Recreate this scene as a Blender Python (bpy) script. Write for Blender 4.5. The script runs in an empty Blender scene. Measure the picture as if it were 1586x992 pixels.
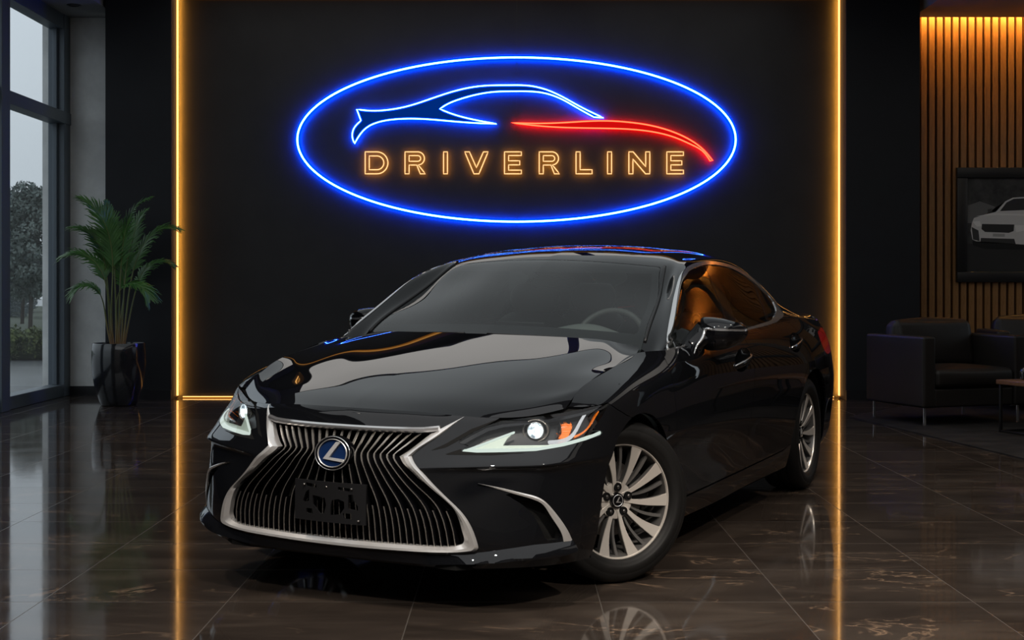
import bpy, bmesh, math, random
import numpy as np
from mathutils import Vector, Matrix
from mathutils.bvhtree import BVHTree
PI = math.pi
SC = bpy.context.scene
COL = SC.collection
random.seed(7)
rng = np.random.default_rng(7)

# ------------------------------------------------------------------ materials
def mat(name, color=(.5, .5, .5), rough=.5, metal=0., emit=None, estr=0., coat=0., spec=.5, alpha=1., trans=0., ior=1.45, coat_rough=.03):
    m = bpy.data.materials.new(name); m.use_nodes = True
    b = m.node_tree.nodes['Principled BSDF']
    b.inputs['Base Color'].default_value = (*color, 1)
    b.inputs['Roughness'].default_value = rough
    b.inputs['Metallic'].default_value = metal
    b.inputs['IOR'].default_value = ior
    b.inputs['Specular IOR Level'].default_value = spec
    b.inputs['Coat Weight'].default_value = coat
    b.inputs['Coat Roughness'].default_value = coat_rough
    b.inputs['Transmission Weight'].default_value = trans
    b.inputs['Alpha'].default_value = alpha
    if emit:
        b.inputs['Emission Color'].default_value = (*emit, 1)
        b.inputs['Emission Strength'].default_value = estr
    return m

class NT:
    """small node helper"""
    def __init__(s, m):
        s.m = m; s.t = m.node_tree; s.n = s.t.nodes; s.l = s.t.links
        s.b = s.n.get('Principled BSDF')
    def add(s, typ, **kw):
        n = s.n.new(typ)
        for k, v in kw.items():
            if k.startswith('_'):
                n.inputs[k[1:].replace('_', ' ')].default_value = v
            else:
                setattr(n, k, v)
        return n
    def link(s, a, b):
        s.l.new(a, b)
    def coords(s, scale=(1, 1, 1), kind='Object'):
        tc = s.add('ShaderNodeTexCoord'); mp = s.add('ShaderNodeMapping')
        mp.inputs['Scale'].default_value = scale
        s.link(tc.outputs[kind], mp.inputs['Vector'])
        return mp.outputs['Vector']
    def noise(s, vec, scale=5, detail=4, rough=.55, dist=0.):
        n = s.add('ShaderNodeTexNoise')
        n.inputs['Scale'].default_value = scale; n.inputs['Detail'].default_value = detail
        n.inputs['Roughness'].default_value = rough; n.inputs['Distortion'].default_value = dist
        if vec is not None: s.link(vec, n.inputs['Vector'])
        return n
    def ramp(s, fac, stops):
        r = s.add('ShaderNodeValToRGB')
        e = r.color_ramp.elements
        while len(e) < len(stops): e.new(.5)
        for k, (p, c) in enumerate(stops):
            e[k].position = p; e[k].color = (*c, 1) if len(c) == 3 else c
        s.link(fac, r.inputs['Fac'])
        return r
    def bump(s, h, strength=.2, dist=.01):
        b = s.add('ShaderNodeBump'); b.inputs['Strength'].default_value = strength
        b.inputs['Distance'].default_value = dist
        s.link(h, b.inputs['Height']); s.link(b.outputs['Normal'], s.b.inputs['Normal'])
        return b

def glass_mat(name, tint, rough=.0, refl=1., ior=1.5):
    """sheet glass: tinted transparency with a mirror film on top"""
    m = bpy.data.materials.new(name); m.use_nodes = True
    t = m.node_tree; t.nodes.clear()
    o = t.nodes.new('ShaderNodeOutputMaterial')
    tr = t.nodes.new('ShaderNodeBsdfTransparent'); tr.inputs['Color'].default_value = (*tint, 1)
    gl = t.nodes.new('ShaderNodeBsdfGlossy'); gl.inputs['Roughness'].default_value = rough
    gl.inputs['Color'].default_value = (refl, refl, refl, 1)
    fr = t.nodes.new('ShaderNodeFresnel'); fr.inputs['IOR'].default_value = ior
    mx = t.nodes.new('ShaderNodeMixShader')
    t.links.new(fr.outputs[0], mx.inputs[0]); t.links.new(tr.outputs[0], mx.inputs[1]); t.links.new(gl.outputs[0], mx.inputs[2])
    t.links.new(mx.outputs[0], o.inputs['Surface'])
    return m

def emit_mat(name, color, strength):
    m = bpy.data.materials.new(name); m.use_nodes = True
    t = m.node_tree; t.nodes.clear()
    o = t.nodes.new('ShaderNodeOutputMaterial'); e = t.nodes.new('ShaderNodeEmission')
    e.inputs['Color'].default_value = (*color, 1); e.inputs['Strength'].default_value = strength
    t.links.new(e.outputs[0], o.inputs['Surface'])
    return m

# ------------------------------------------------------------------ objects
def link(o, parent=None):
    COL.objects.link(o)
    if parent is not None: o.parent = parent
    return o

def tag(o, label=None, cat=None, group=None, kind=None):
    if label: o['label'] = label
    if cat: o['category'] = cat
    if group: o['group'] = group
    if kind: o['kind'] = kind
    return o

def empty(name, loc=(0, 0, 0), rz=0., parent=None):
    o = bpy.data.objects.new(name, None); o.empty_display_size = .1
    o.location = loc; o.rotation_euler = (0, 0, rz)
    return link(o, parent)

def mobj(name, V, F, m, parent=None, smooth=True, sharp=None, loc=None):
    me = bpy.data.meshes.new(name)
    me.from_pydata([tuple(map(float, v)) for v in V], [], [tuple(int(i) for i in f) for f in F])
    me.validate(verbose=False)
    if m is not None:
        for x in (m if isinstance(m, (list, tuple)) else [m]): me.materials.append(x)
    me.polygons.foreach_set('use_smooth', [bool(smooth)] * len(me.polygons))
    if smooth and sharp is not None: me.set_sharp_from_angle(angle=math.radians(sharp))
    me.update()
    o = bpy.data.objects.new(name, me)
    if loc is not None: o.location = loc
    return link(o, parent)

def bmobj(name, bm, m, parent=None, smooth=True, sharp=35):
    bmesh.ops.recalc_face_normals(bm, faces=bm.faces)
    me = bpy.data.meshes.new(name); bm.to_mesh(me); bm.free()
    for x in (m if isinstance(m, (list, tuple)) else [m]): me.materials.append(x)
    me.polygons.foreach_set('use_smooth', [bool(smooth)] * len(me.polygons))
    if smooth and sharp is not None: me.set_sharp_from_angle(angle=math.radians(sharp))
    o = bpy.data.objects.new(name, me)
    return link(o, parent)

class MB:
    """collects verts and faces of one mesh"""
    def __init__(s): s.V = []; s.F = []
    def add(s, V, F):
        b = len(s.V); s.V.extend([tuple(map(float, v)) for v in V]); s.F.extend([tuple(int(i) + b for i in f) for f in F]); return s
    def box(s, lo, hi, bev=0.):
        bm = bmesh.new(); bmesh.ops.create_cube(bm, size=1)
        lo = Vector(lo); hi = Vector(hi)
        for v in bm.verts:
            v.co = Vector(((lo.x + hi.x) / 2 + v.co.x * (hi.x - lo.x), (lo.y + hi.y) / 2 + v.co.y * (hi.y - lo.y), (lo.z + hi.z) / 2 + v.co.z * (hi.z - lo.z)))
        if bev > 0:
            bmesh.ops.bevel(bm, geom=list(bm.edges), offset=bev, segments=3, affect='EDGES', profile=.5)
        bm.verts.index_update()
        s.add([v.co for v in bm.verts], [[v.index for v in f.verts] for f in bm.faces]); bm.free(); return s
    def prism(s, poly, axis, a, b):
        """extrude a 2-D polygon along axis from a to b; the polygon is in the other two axes in xyz order"""
        n = len(poly); ax = 'xyz'.index(axis)
        def p3(p, w):
            q = list(p); q.insert(ax, w); return q
        V = [p3(p, a) for p in poly] + [p3(p, b) for p in poly]
        F = [list(range(n))[::-1], list(range(n, 2 * n))] + [[i, (i + 1) % n, n + (i + 1) % n, n + i] for i in range(n)]
        return s.add(V, F)
    def lathe(s, prof, n=32, axis='z', c=(0, 0, 0), closed=False):
        """prof: (radius, height) list revolved round axis through c"""
        V = []; F = []; k = len(prof)
        for i in range(n):
            a = 2 * PI * i / n; ca, sa = math.cos(a), math.sin(a)
            for r, h in prof:
                p = {'z': (r * ca, r * sa, h), 'y': (r * sa, h, r * ca), 'x': (h, r * ca, r * sa)}[axis]
                V.append((p[0] + c[0], p[1] + c[1], p[2] + c[2]))
        kk = k if closed else k - 1
        for i in range(n):
            for j in range(kk):
                a0 = i * k + j; a1 = i * k + (j + 1) % k; b0 = ((i + 1) % n) * k + j; b1 = ((i + 1) % n) * k + (j + 1) % k
                F.append((a0, b0, b1, a1))
        return s.add(V, F)
    def tube(s, path, r, n=10, closed=False, cap=True, up=None, rs=None, sq=1.):
        """round (or oval, sq) tube along a path; rs = per-point radius factors"""
        P = np.array(path, float); N = len(P)
        T = np.zeros_like(P)
        for i in range(N):
            a = P[(i - 1) % N] if (closed or i > 0) else P[i]; b = P[(i + 1) % N] if (closed or i < N - 1) else P[i]
            T[i] = b - a; T[i] /= (np.linalg.norm(T[i]) + 1e-12)
        u = np.array(up if up is not None else (0, 0, 1), float)
        if abs(T[0] @ u) > .95 and up is None: u = np.array((1., 0, 0))
        V = []; F = []
        prev = None
        for i in range(N):
            if up is None and prev is not None: u = prev
            x = np.cross(T[i], u); x /= (np.linalg.norm(x) + 1e-12); y = np.cross(x, T[i]); prev = y
            rr = r * (rs[i] if rs is not None else 1)
            for k in range(n):
                a = 2 * PI * k / n
                V.append(P[i] + rr * (math.cos(a) * x + sq * math.sin(a) * y))
        M = N if closed else N - 1
        for i in range(M):
            for k in range(n):
                a = i * n + k; b = i * n + (k + 1) % n; c = ((i + 1) % N) * n + (k + 1) % n; d = ((i + 1) % N) * n + k
                F.append((a, b, c, d))
        if cap and not closed:
            F.append(tuple(range(n))[::-1]); F.append(tuple((N - 1) * n + k for k in range(n)))
        return s.add(V, F)
    def sweep(s, path, prof, frames, closed=False, cap=True):
        """profile (a,b) swept: point = path + a*X + b*Y with per-point frames (X, Y)"""
        N = len(path); n = len(prof); V = []; F = []
        for i in range(N):
            X, Y = frames[i]; p = np.array(path[i], float)
            pr = prof[i] if callable(getattr(prof, '__getitem__', None)) and isinstance(prof[0], list) else prof
            for a, b in pr: V.append(p + a * np.array(X) + b * np.array(Y))
        M = N if closed else N - 1
        n = len(V) // N
        for i in range(M):
            for k in range(n):
                a = i * n + k; b = i * n + (k + 1) % n; c = ((i + 1) % N) * n + (k + 1) % n; d = ((i + 1) % N) * n + k
                F.append((a, d, c, b))
        if cap and not closed:
            F.append(tuple(range(n))); F.append(tuple((N - 1) * n + k for k in range(n))[::-1])
        return s.add(V, F)
    def mirror_y(s):
        n = len(s.V)
        s.V += [(x, -y, z) for x, y, z in s.V]; s.F += [tuple(i + n for i in f[::-1]) for f in s.F]; return s
    def build(s, name, m, parent=None, smooth=True, sharp=35, fix=True):
        if fix:
            bm = bmesh.new()
            vs = [bm.verts.new(v) for v in s.V]
            for f in s.F:
                try: bm.faces.new([vs[i] for i in f])
                except ValueError: pass
            bmesh.ops.recalc_face_normals(bm, faces=bm.faces)
            return bmobj2(name, bm, m, parent, smooth, sharp)
        return mobj(name, s.V, s.F, m, parent, smooth, sharp)

def bmobj2(name, bm, m, parent, smooth, sharp):
    me = bpy.data.meshes.new(name); bm.to_mesh(me); bm.free()
    for x in (m if isinstance(m, (list, tuple)) else [m]): me.materials.append(x)
    me.polygons.foreach_set('use_smooth', [bool(smooth)] * len(me.polygons))
    if smooth and sharp is not None: me.set_sharp_from_angle(angle=math.radians(sharp))
    o = bpy.data.objects.new(name, me)
    return link(o, parent)

# ------------------------------------------------------------------ splines and surfaces
def nspline(t, P, tt):
    """natural cubic spline through P (N,...) at knots t, evaluated at tt"""
    t = np.asarray(t, float); P = np.asarray(P, float); N = len(t)
    sh = P.shape[1:]; Q = P.reshape(N, -1)
    h = np.diff(t)
    A = np.zeros((N, N)); B = np.zeros_like(Q)
    A[0, 0] = A[-1, -1] = 1
    for i in range(1, N - 1):
        A[i, i - 1] = h[i - 1]; A[i, i] = 2 * (h[i - 1] + h[i]); A[i, i + 1] = h[i]
        B[i] = 6 * ((Q[i + 1] - Q[i]) / h[i] - (Q[i] - Q[i - 1]) / h[i - 1])
    m = np.linalg.solve(A, B)
    tt = np.asarray(tt, float); k = np.clip(np.searchsorted(t, tt) - 1, 0, N - 2)
    hk = h[k][:, None]; a = (t[k + 1] - tt)[:, None] / hk; b = 1 - a
    r = a * Q[k] + b * Q[k + 1] + ((a ** 3 - a) * m[k] + (b ** 3 - b) * m[k + 1]) * hk ** 2 / 6
    return r.reshape((len(tt),) + sh)

def knots(P):
    """mean chord length along axis 0"""
    d = np.linalg.norm(np.diff(P, axis=0), axis=-1)
    d = d.reshape(len(d), -1).mean(1)
    return np.concatenate([[0], np.cumsum(np.maximum(d, 1e-4))])

def dense(t, step):
    out = [t[0]]
    for a, b in zip(t[:-1], t[1:]):
        n = max(1, int(math.ceil((b - a) / step)))
        out += list(a + (b - a) * np.arange(1, n + 1) / n)
    return np.array(out)

def spline_pts(P, n, closed=False):
    P = np.array(P, float)
    if closed:
        Q = np.concatenate([P[-3:], P, P[:4]]); t = knots(Q[:, None, :])
        t0, t1 = t[3], t[3 + len(P)]
        return nspline(t, Q, np.linspace(t0, t1, n + 1)[:-1])
    t = knots(P[:, None, :])
    return nspline(t, P, np.linspace(t[0], t[-1], n))

def polyline(P, n):
    P = np.array(P, float); t = knots(P[:, None, :]); tt = np.linspace(0, t[-1], n)
    return np.stack([np.interp(tt, t, P[:, k]) for k in range(P.shape[1])], -1)

class Mesh:
    def __init__(s, V, F): s.V = np.asarray(V, float); s.F = [tuple(f) for f in F]
    def cut(s, phi):
        """keep the side phi < 0, clipping faces along phi = 0"""
        phi = np.where(np.abs(phi) < 1e-6, 1e-6, phi)
        ins = phi < 0
        V = [None]; newV = []; cache = {}
        n = len(s.V); out = []
        insl = ins.tolist(); ph = phi.tolist()
        for f in s.F:
            c = sum(insl[i] for i in f)
            if c == len(f): out.append(f); continue
            if c == 0: continue
            g = []
            for a, b in zip(f, f[1:] + f[:1]):
                if insl[a]: g.append(a)
                if insl[a] != insl[b]:
                    key = (a, b) if a < b else (b, a)
                    if key not in cache:
                        w = ph[key[0]] / (ph[key[0]] - ph[key[1]])
                        newV.append(s.V[key[0]] * (1 - w) + s.V[key[1]] * w)
                        cache[key] = n + len(newV) - 1
                    g.append(cache[key])
            if len(g) >= 3: out.append(tuple(g))
        V = np.concatenate([s.V, np.array(newV)]) if newV else s.V
        return Mesh(V, out).compact()
    def compact(s):
        used = sorted({i for f in s.F for i in f}); mp = {o: k for k, o in enumerate(used)}
        return Mesh(s.V[used] if used else np.zeros((0, 3)), [tuple(mp[i] for i in f) for f in s.F])
    def tris(s):
        return [(f[0], f[k], f[k + 1]) for f in s.F for k in range(1, len(f) - 1)]
    def normals(s):
        N = np.zeros_like(s.V); T = np.array(s.tris())
        if len(T) == 0: return N
        n = np.cross(s.V[T[:, 1]] - s.V[T[:, 0]], s.V[T[:, 2]] - s.V[T[:, 0]])
        for k in range(3): np.add.at(N, T[:, k], n)
        return N / (np.linalg.norm(N, axis=1, keepdims=True) + 1e-12)
    def bedges(s):
        E = {}
        for f in s.F:
            for a, b in zip(f, f[1:] + f[:1]): E[(a, b)] = 1
        return [(a, b) for (a, b) in E if (b, a) not in E]
    def offset(s, d): return Mesh(s.V - s.normals() * d, s.F)
    def flip(s): return Mesh(s.V, [f[::-1] for f in s.F])
    def mirror(s): return Mesh(s.V * np.array([1, -1, 1]), [f[::-1] for f in s.F])
    def join(s, o):
        n = len(s.V); return Mesh(np.concatenate([s.V, o.V]), s.F + [tuple(i + n for i in f) for f in o.F])
    def both(s): return s.join(s.mirror())
    def flange(s, d, skip_center=True, direction=None):
        """turned-in edge of depth d round the open border (own vertices, so the border stays crisp)"""
        N = s.normals() if direction is None else -np.broadcast_to(np.array(direction, float), s.V.shape)
        V = []; F = []; mp = {}
        for a, b in s.bedges():
            if skip_center and abs(s.V[a][1]) < 2e-4 and abs(s.V[b][1]) < 2e-4: continue
            for i in (a, b):
                if i not in mp:
                    mp[i] = len(V); V.append(s.V[i]); V.append(s.V[i] - N[i] * d)
            F.append((mp[b], mp[a], mp[a] + 1, mp[b] + 1))
        return s.join(Mesh(np.array(V).reshape(-1, 3), F))
    def weld(s, tol=1e-4):
        key = {}; mp = []
        V = []
        for v in s.V:
            k = tuple(np.round(v / tol).astype(int))
            if abs(v[1]) < tol:
                if k not in key: key[k] = len(V); V.append(v)
                mp.append(key[k])
            else:
                mp.append(len(V)); V.append(v)
        F = []
        for f in s.F:
            g = [mp[i] for i in f]; g = [x for k, x in enumerate(g) if x != g[k - 1]]
            if len(g) >= 3: F.append(tuple(g))
        return Mesh(np.array(V), F)
    def bvh(s): return BVHTree.FromPolygons([Vector(v) for v in s.V], s.F)
    def build(s, name, m, parent=None, sharp=None):
        return mobj(name, BODY(s.V), s.F, m, parent, True, sharp)

def surf(P, step_u=.02, step_v=.02, uc=None, vc=None):
    """P[row][col] -> dense smooth grid mesh through the points"""
    P = np.array(P, float)
    tv = knots(P); tu = knots(P.transpose(1, 0, 2))
    du, dv = dense(tu, step_u), dense(tv, step_v)
    if uc: du = du[(du >= tu[uc[0]]) & (du <= tu[uc[1]])]
    if vc: dv = dv[(dv >= tv[vc[0]]) & (dv <= tv[vc[1]])]
    A = nspline(tv, P, dv)
    B = nspline(tu, A.transpose(1, 0, 2), du).transpose(1, 0, 2)
    nv, nu = B.shape[:2]
    F = [(i * nu + j, i * nu + j + 1, (i + 1) * nu + j + 1, (i + 1) * nu + j) for i in range(nv - 1) for j in range(nu - 1)]
    return Mesh(B.reshape(-1, 3), F)

def sdf(poly, pts):
    """signed distance to a closed 2-D polygon, negative inside"""
    poly = np.asarray(poly, float); pts = np.asarray(pts, float)
    d = np.full(len(pts), 1e9); ins = np.zeros(len(pts), bool)
    for i in range(len(poly)):
        a = poly[i]; b = poly[(i + 1) % len(poly)]; e = b - a
        w = pts - a; t = np.clip((w @ e) / (e @ e + 1e-18), 0, 1)
        d = np.minimum(d, np.linalg.norm(w - t[:, None] * e, axis=1))
        c = ((a[1] <= pts[:, 1]) & (b[1] > pts[:, 1])) | ((b[1] <= pts[:, 1]) & (a[1] > pts[:, 1]))
        with np.errstate(divide='ignore', invalid='ignore'):
            xi = a[0] + (pts[:, 1] - a[1]) / (b[1] - a[1]) * e[0]
        ins ^= c & (pts[:, 0] < xi)
    return np.where(ins, -d, d)

def sdl(line, pts):
    """signed distance to an open polyline extended at its ends: positive on the left of its direction"""
    line = np.asarray(line, float); pts = np.asarray(pts, float)
    best = np.full(len(pts), 1e9); sg = np.ones(len(pts))
    n = len(line)
    for i in range(n - 1):
        a, b = line[i], line[i + 1]; e = b - a; L = np.linalg.norm(e); e = e / L
        w = pts - a; t = w @ e
        lo = -1e6 if i == 0 else 0; hi = 1e6 if i == n - 2 else L
        t = np.clip(t, lo, hi); q = w - t[:, None] * e; d = np.linalg.norm(q, axis=1)
        s = np.sign(e[0] * w[:, 1] - e[1] * w[:, 0])
        m = d < best - 1e-9
        best = np.where(m, d, best); sg = np.where(m, s, sg)
    return best * np.where(sg == 0, 1, sg)
# ------------------------------------------------------------------ showroom shell
YB = 14.92                      # back of the lit recess
def pxw(px, py, D):             # a point read off at distance D from the door line
    return ((px - 793) / 2140 * D, D, 1.226 - (py - 440.8) / 2140 * D)
def structure(o, label=None):
    o['kind'] = 'structure'
    if label: o['label'] = label
    return o

def floor_mat():
    m = mat('marble_tiles', (.03, .024, .02), .06, spec=.5); n = NT(m); v = n.coords((1, 1, 1))
    # joints
    br = n.add('ShaderNodeTexBrick'); br.offset = 0; br.squash = 1
    mp = n.add('ShaderNodeMapping'); mp.inputs['Location'].default_value = (.38, .07, 0)
    n.link(v, mp.inputs['Vector']); n.link(mp.outputs[0], br.inputs['Vector'])
    br.inputs['Scale'].default_value = 1; br.inputs['Mortar Size'].default_value = .0022; br.inputs['Mortar Smooth'].default_value = .1
    br.inputs['Brick Width'].default_value = .72; br.inputs['Row Height'].default_value = .60
    br.inputs['Color1'].default_value = (.25, .25, .25, 1); br.inputs['Color2'].default_value = (.75, .75, .75, 1); br.inputs['Mortar'].default_value = (.5, .5, .5, 1)
    # each tile shifts the marble pattern
    sh = n.add('ShaderNodeVectorMath', operation='MULTIPLY_ADD'); sh.inputs[1].default_value = (9, 5, 3); n.link(br.outputs['Color'], sh.inputs[0]); n.link(v, sh.inputs[2])
    st = n.add('ShaderNodeMapping'); st.inputs['Scale'].default_value = (.55, 1.5, 1); n.link(sh.outputs[0], st.inputs['Vector'])
    base = n.noise(st.outputs[0], 2.6, 7, .62, .6)
    c0 = n.ramp(base.outputs['Fac'], [(.30, (.022, .017, .014)), (.52, (.038, .029, .0235)), (.72, (.064, .050, .040))])
    # veins: thin ridges of warped noise
    w = n.noise(st.outputs[0], 1.5, 5, .6, 1.4)
    a = n.add('ShaderNodeMath', operation='SUBTRACT'); a.inputs[1].default_value = .5; n.link(w.outputs['Fac'], a.inputs[0])
    b = n.add('ShaderNodeMath', operation='ABSOLUTE'); n.link(a.outputs[0], b.inputs[0])
    vr = n.ramp(b.outputs[0], [(.0, (1, 1, 1)), (.004, (.6, .6, .6)), (.010, (0, 0, 0))])
    msk = n.noise(st.outputs[0], 2.2, 3, .5); mr = n.ramp(msk.outputs['Fac'], [(.48, (0, 0, 0)), (.63, (1, 1, 1))])
    mm = n.add('ShaderNodeMath', operation='MULTIPLY'); n.link(vr.outputs[0], mm.inputs[0]); n.link(mr.outputs[0], mm.inputs[1])
    mx = n.add('ShaderNodeMix', data_type='RGBA'); mx.inputs['B'].default_value = (.20, .135, .09, 1); n.link(mm.outputs[0], mx.inputs['Factor']); n.link(c0.outputs[0], mx.inputs['A'])
    m2 = n.add('ShaderNodeMix', data_type='RGBA'); m2.inputs['B'].default_value = (.075, .066, .058, 1); n.link(br.outputs['Fac'], m2.inputs['Factor']); n.link(mx.outputs['Result'], m2.inputs['A'])
    n.link(m2.outputs['Result'], n.b.inputs['Base Color'])
    rr = n.noise(v, 3.0, 4); r2 = n.ramp(rr.outputs['Fac'], [(.3, (.045, .045, .045)), (.7, (.085, .085, .085))])
    m3 = n.add('ShaderNodeMix', data_type='RGBA'); m3.inputs['B'].default_value = (.35, .35, .35, 1); n.link(br.outputs['Fac'], m3.inputs['Factor']); n.link(r2.outputs[0], m3.inputs['A'])
    n.link(m3.outputs['Result'], n.b.inputs['Roughness'])
    bn = n.noise(st.outputs[0], 5, 2); n.bump(bn.outputs['Fac'], .015, .01)
    return m
FLOOR = floor_mat()
def wall_mat(name, c, rough=.6, var=.25, scale=3.):
    m = mat(name, c, rough, spec=.3); n = NT(m); v = n.coords((1, 1, 1)); a = n.noise(v, scale, 6, .6)
    r = n.ramp(a.outputs['Fac'], [(.3, tuple(x * (1 - var) for x in c)), (.7, tuple(x * (1 + var) for x in c))]); n.link(r.outputs[0], n.b.inputs['Base Color'])
    bn = n.noise(v, 60, 3); n.bump(bn.outputs['Fac'], .06, .004)
    return m
PANELW = wall_mat('dark_plaster', (.024, .0235, .024), .62, .12)
PILLAR = wall_mat('black_paint_wall', (.012, .013, .016), .5, .1)
CONC = wall_mat('concrete', (.68, .68, .66), .7, .18, 2.2)
CEILM = wall_mat('ceiling_paint', (.045, .045, .046), .8, .05)
SOFFM = wall_mat('soffit_paint', (.20, .20, .20), .7, .05)
FRAMEM = mat('window_metal', (.085, .105, .125), .4, .2)
BASEM = mat('baseboard_black', (.012, .012, .014), .35)

mobj('floor', [(-4.95, -4, 0), (7.2, -4, 0), (7.2, 15.6, 0), (-4.95, 15.6, 0)], [(0, 1, 2, 3)], FLOOR, None, False)['kind'] = 'structure'
def wallbox(name, lo, hi, m, bev=0.):
    mb = MB(); mb.box(lo, hi, bev); return structure(mb.build(name, m, None, False))
NL, NR = -3.61, 3.53            # recess left and right
wallbox('wall_back', (NL - .02, YB, 0), (NR + .02, YB + .25, 4.6), PANELW)
wallbox('wall_back_pillar_left', (-4.31, 14.64, 0), (NL, YB + .25, 4.6), PILLAR, .004)
wallbox('wall_back_pillar_right', (NR, 14.60, 0), (4.31, YB + .25, 4.6), PILLAR, .004)
wallbox('wall_back_header', (NL, 14.66, 4.37), (NR, YB, 4.6), PILLAR)
wallbox('wall_back_left', (-5.2, 15.3, 0), (-4.25, 15.5, 4.6), CONC)
wallbox('wall_back_right', (4.25, 15.32, 0), (7.2, 15.5, 4.6), PILLAR)
TAUPE = wall_mat('taupe_wall', (.16, .125, .10), .7, .1)
wallbox('wall_right', (7.0, -4, 0), (7.2, 11.2, 4.6), TAUPE)
wallbox('wall_right_end', (7.0, 14.7, 0), (7.2, 15.5, 4.6), TAUPE); wallbox('wall_right_below', (7.0, 11.2, 0), (7.2, 14.7, .7), TAUPE); wallbox('wall_right_above', (7.0, 11.2, 3.9), (7.2, 14.7, 4.6), TAUPE)
SMOKED = glass_mat('smoked_glass', (.34, .35, .355), 0., 1., 1.5)
structure(mobj('window_9', [(7.1, 11.2, .7), (7.1, 14.7, .7), (7.1, 14.7, 3.9), (7.1, 11.2, 3.9)], [(0, 1, 2, 3)], SMOKED, None, False))  # unseen window added to give the car side grey reflections
wallbox('wall_front', (-5.2, -4.2, 0), (7.2, -4, 4.6), wall_mat('pale_plaster', (.62, .56, .50), .7, .05))
wallbox('ceiling', (-5.2, -4.2, 4.5), (7.2, 15.5, 4.7), CEILM)
wallbox('ceiling_soffit_left', (-5.0, -4, 4.18), (-4.34, 15.3, 4.6), SOFFM)
wallbox('ceiling_soffit_right', (4.36, -4, 4.14), (7.0, 15.06, 4.6), SOFFM)
wallbox('baseboard_left', (-4.31, 14.625, 0), (NL, 14.64, .105), BASEM)
wallbox('baseboard_right', (NR, 14.585, 0), (4.31, 14.60, .105), BASEM)
wallbox('baseboard_concrete', (-4.9, 15.285, 0), (-4.31, 15.3, .10), BASEM)
# dark seam of the plaster panel
wallbox('trim_1', (.048, YB - .003, 0), (.054, YB + .01, 4.37), MATTBLACK_ if False else BASEM)

# window wall on the left: posts, rails, glass
XW = -4.9
posts = [13.20, 10.1]
mbw = []
def rail(n, z0, z1, y0, y1, x0=XW - .16, x1=XW):
    return wallbox('trim_%d' % n, (x0, y0, z0), (x1, y1, z1), FRAMEM, .006)
rail(2, 0, .13, 10.1, 15.3); rail(3, 2.985, 3.115, 10.1, 15.3, XW - .16, XW + .02); rail(4, 4.02, 4.2, 10.1, 15.3)
k = 5
for y in posts:
    wallbox('trim_%d' % k, (XW - .17, y - .02, 0), (XW + .035, y + .20, 4.2), FRAMEM, .006); k += 1
wallbox('trim_%d' % k, (XW - .17, 15.10, 0), (XW + .01, 15.3, 4.2), FRAMEM, .006); k += 1
wallbox('trim_%d' % k, (XW - .11, 15.05, .13), (XW - .06, 15.10, 4.02), FRAMEM, .004); k += 1
wallbox('wall_left', (-5.1, -4, 0), (XW, 10.1, 4.6), PILLAR)
wallbox('wall_left_upper', (-5.1, 10.1, 4.2), (XW - .0, 15.3, 4.6), PILLAR)
WINGLASS = glass_mat('window_glass', (.90, .93, .95), 0., 1., 1.5)
spans = [(13.4, 15.05), (10.3, 13.2)]
w = 1
for a, b in spans:
    for z0, z1 in ((.13, 2.985), (3.115, 4.02)):
        x = XW - .085
        o = mobj('window_%d' % w, [(x, a, z0), (x, b, z0), (x, b, z1), (x, a, z1)], [(0, 1, 2, 3)], WINGLASS, None, False); structure(o); w += 1

# ------------------------------------------------------------------ light strips round the recess
LEDCORE = emit_mat('led_core', (1., .50, .15), 2.6)
LEDSIDE = emit_mat('led_lens', (1., .34, .03), .5)
def led(name, lo, hi, side_lo, side_hi, label):
    t = empty(name, ((lo[0] + hi[0]) / 2, (lo[1] + hi[1]) / 2, lo[2])); tag(t, label, 'light strip', 'amber light strips around the sign wall')
    mb = MB(); mb.box(lo, hi, .003); o = mb.build('led_core', LEDCORE, t); o.location = -t.location
    mb = MB(); mb.box(side_lo, side_hi, .002); o = mb.build('diffuser', LEDSIDE, t); o.location = -t.location
    x0, x1 = lo[0] + .002, hi[0] - .002; z0, z1 = lo[2], hi[2]
    if hi[2] - lo[2] < .1: z0 += .002; z1 -= .002
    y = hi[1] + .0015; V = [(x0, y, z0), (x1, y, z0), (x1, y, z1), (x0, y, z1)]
    o = mobj('unseen_back_light', V, [(0, 1, 2, 3)], LEDBACK, t, False); o.location = -t.location  # hidden emitter added behind the strip for its glow on the wall
    return t
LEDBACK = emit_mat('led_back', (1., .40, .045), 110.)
led('light_strip', (NL + .004, YB - .070, .03), (NL + .022, YB - .052, 4.35), (NL + .001, YB - .080, .02), (NL + .004, YB - .048, 4.36), 'tall amber light strip in the corner between window side pillar and sign wall')
led('light_strip', (NR - .022, YB - .070, .03), (NR - .004, YB - .052, 4.35), (NR - .004, YB - .080, .02), (NR - .001, YB - .048, 4.36), 'tall amber light strip beside the lounge side pillar, behind the car tail')
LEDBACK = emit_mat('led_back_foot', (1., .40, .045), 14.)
led('light_strip', (NL + .06, YB - .030, .012), (NR - .06, YB - .022, .020), (NL + .06, YB - .031, .002), (NR - .06, YB - .021, .012), 'thin amber light strip along the foot of the sign wall')
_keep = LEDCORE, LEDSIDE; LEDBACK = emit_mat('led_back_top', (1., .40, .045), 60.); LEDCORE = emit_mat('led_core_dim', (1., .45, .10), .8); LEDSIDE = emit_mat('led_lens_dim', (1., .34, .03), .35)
led('light_strip', (NL + .05, YB - .05, 4.325), (NR - .05, YB - .02, 4.355), (NL + .05, YB - .03, 4.30), (NR - .05, YB - .002, 4.366), 'amber light strip along the top of the sign wall')
LEDCORE, LEDSIDE = _keep

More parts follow.
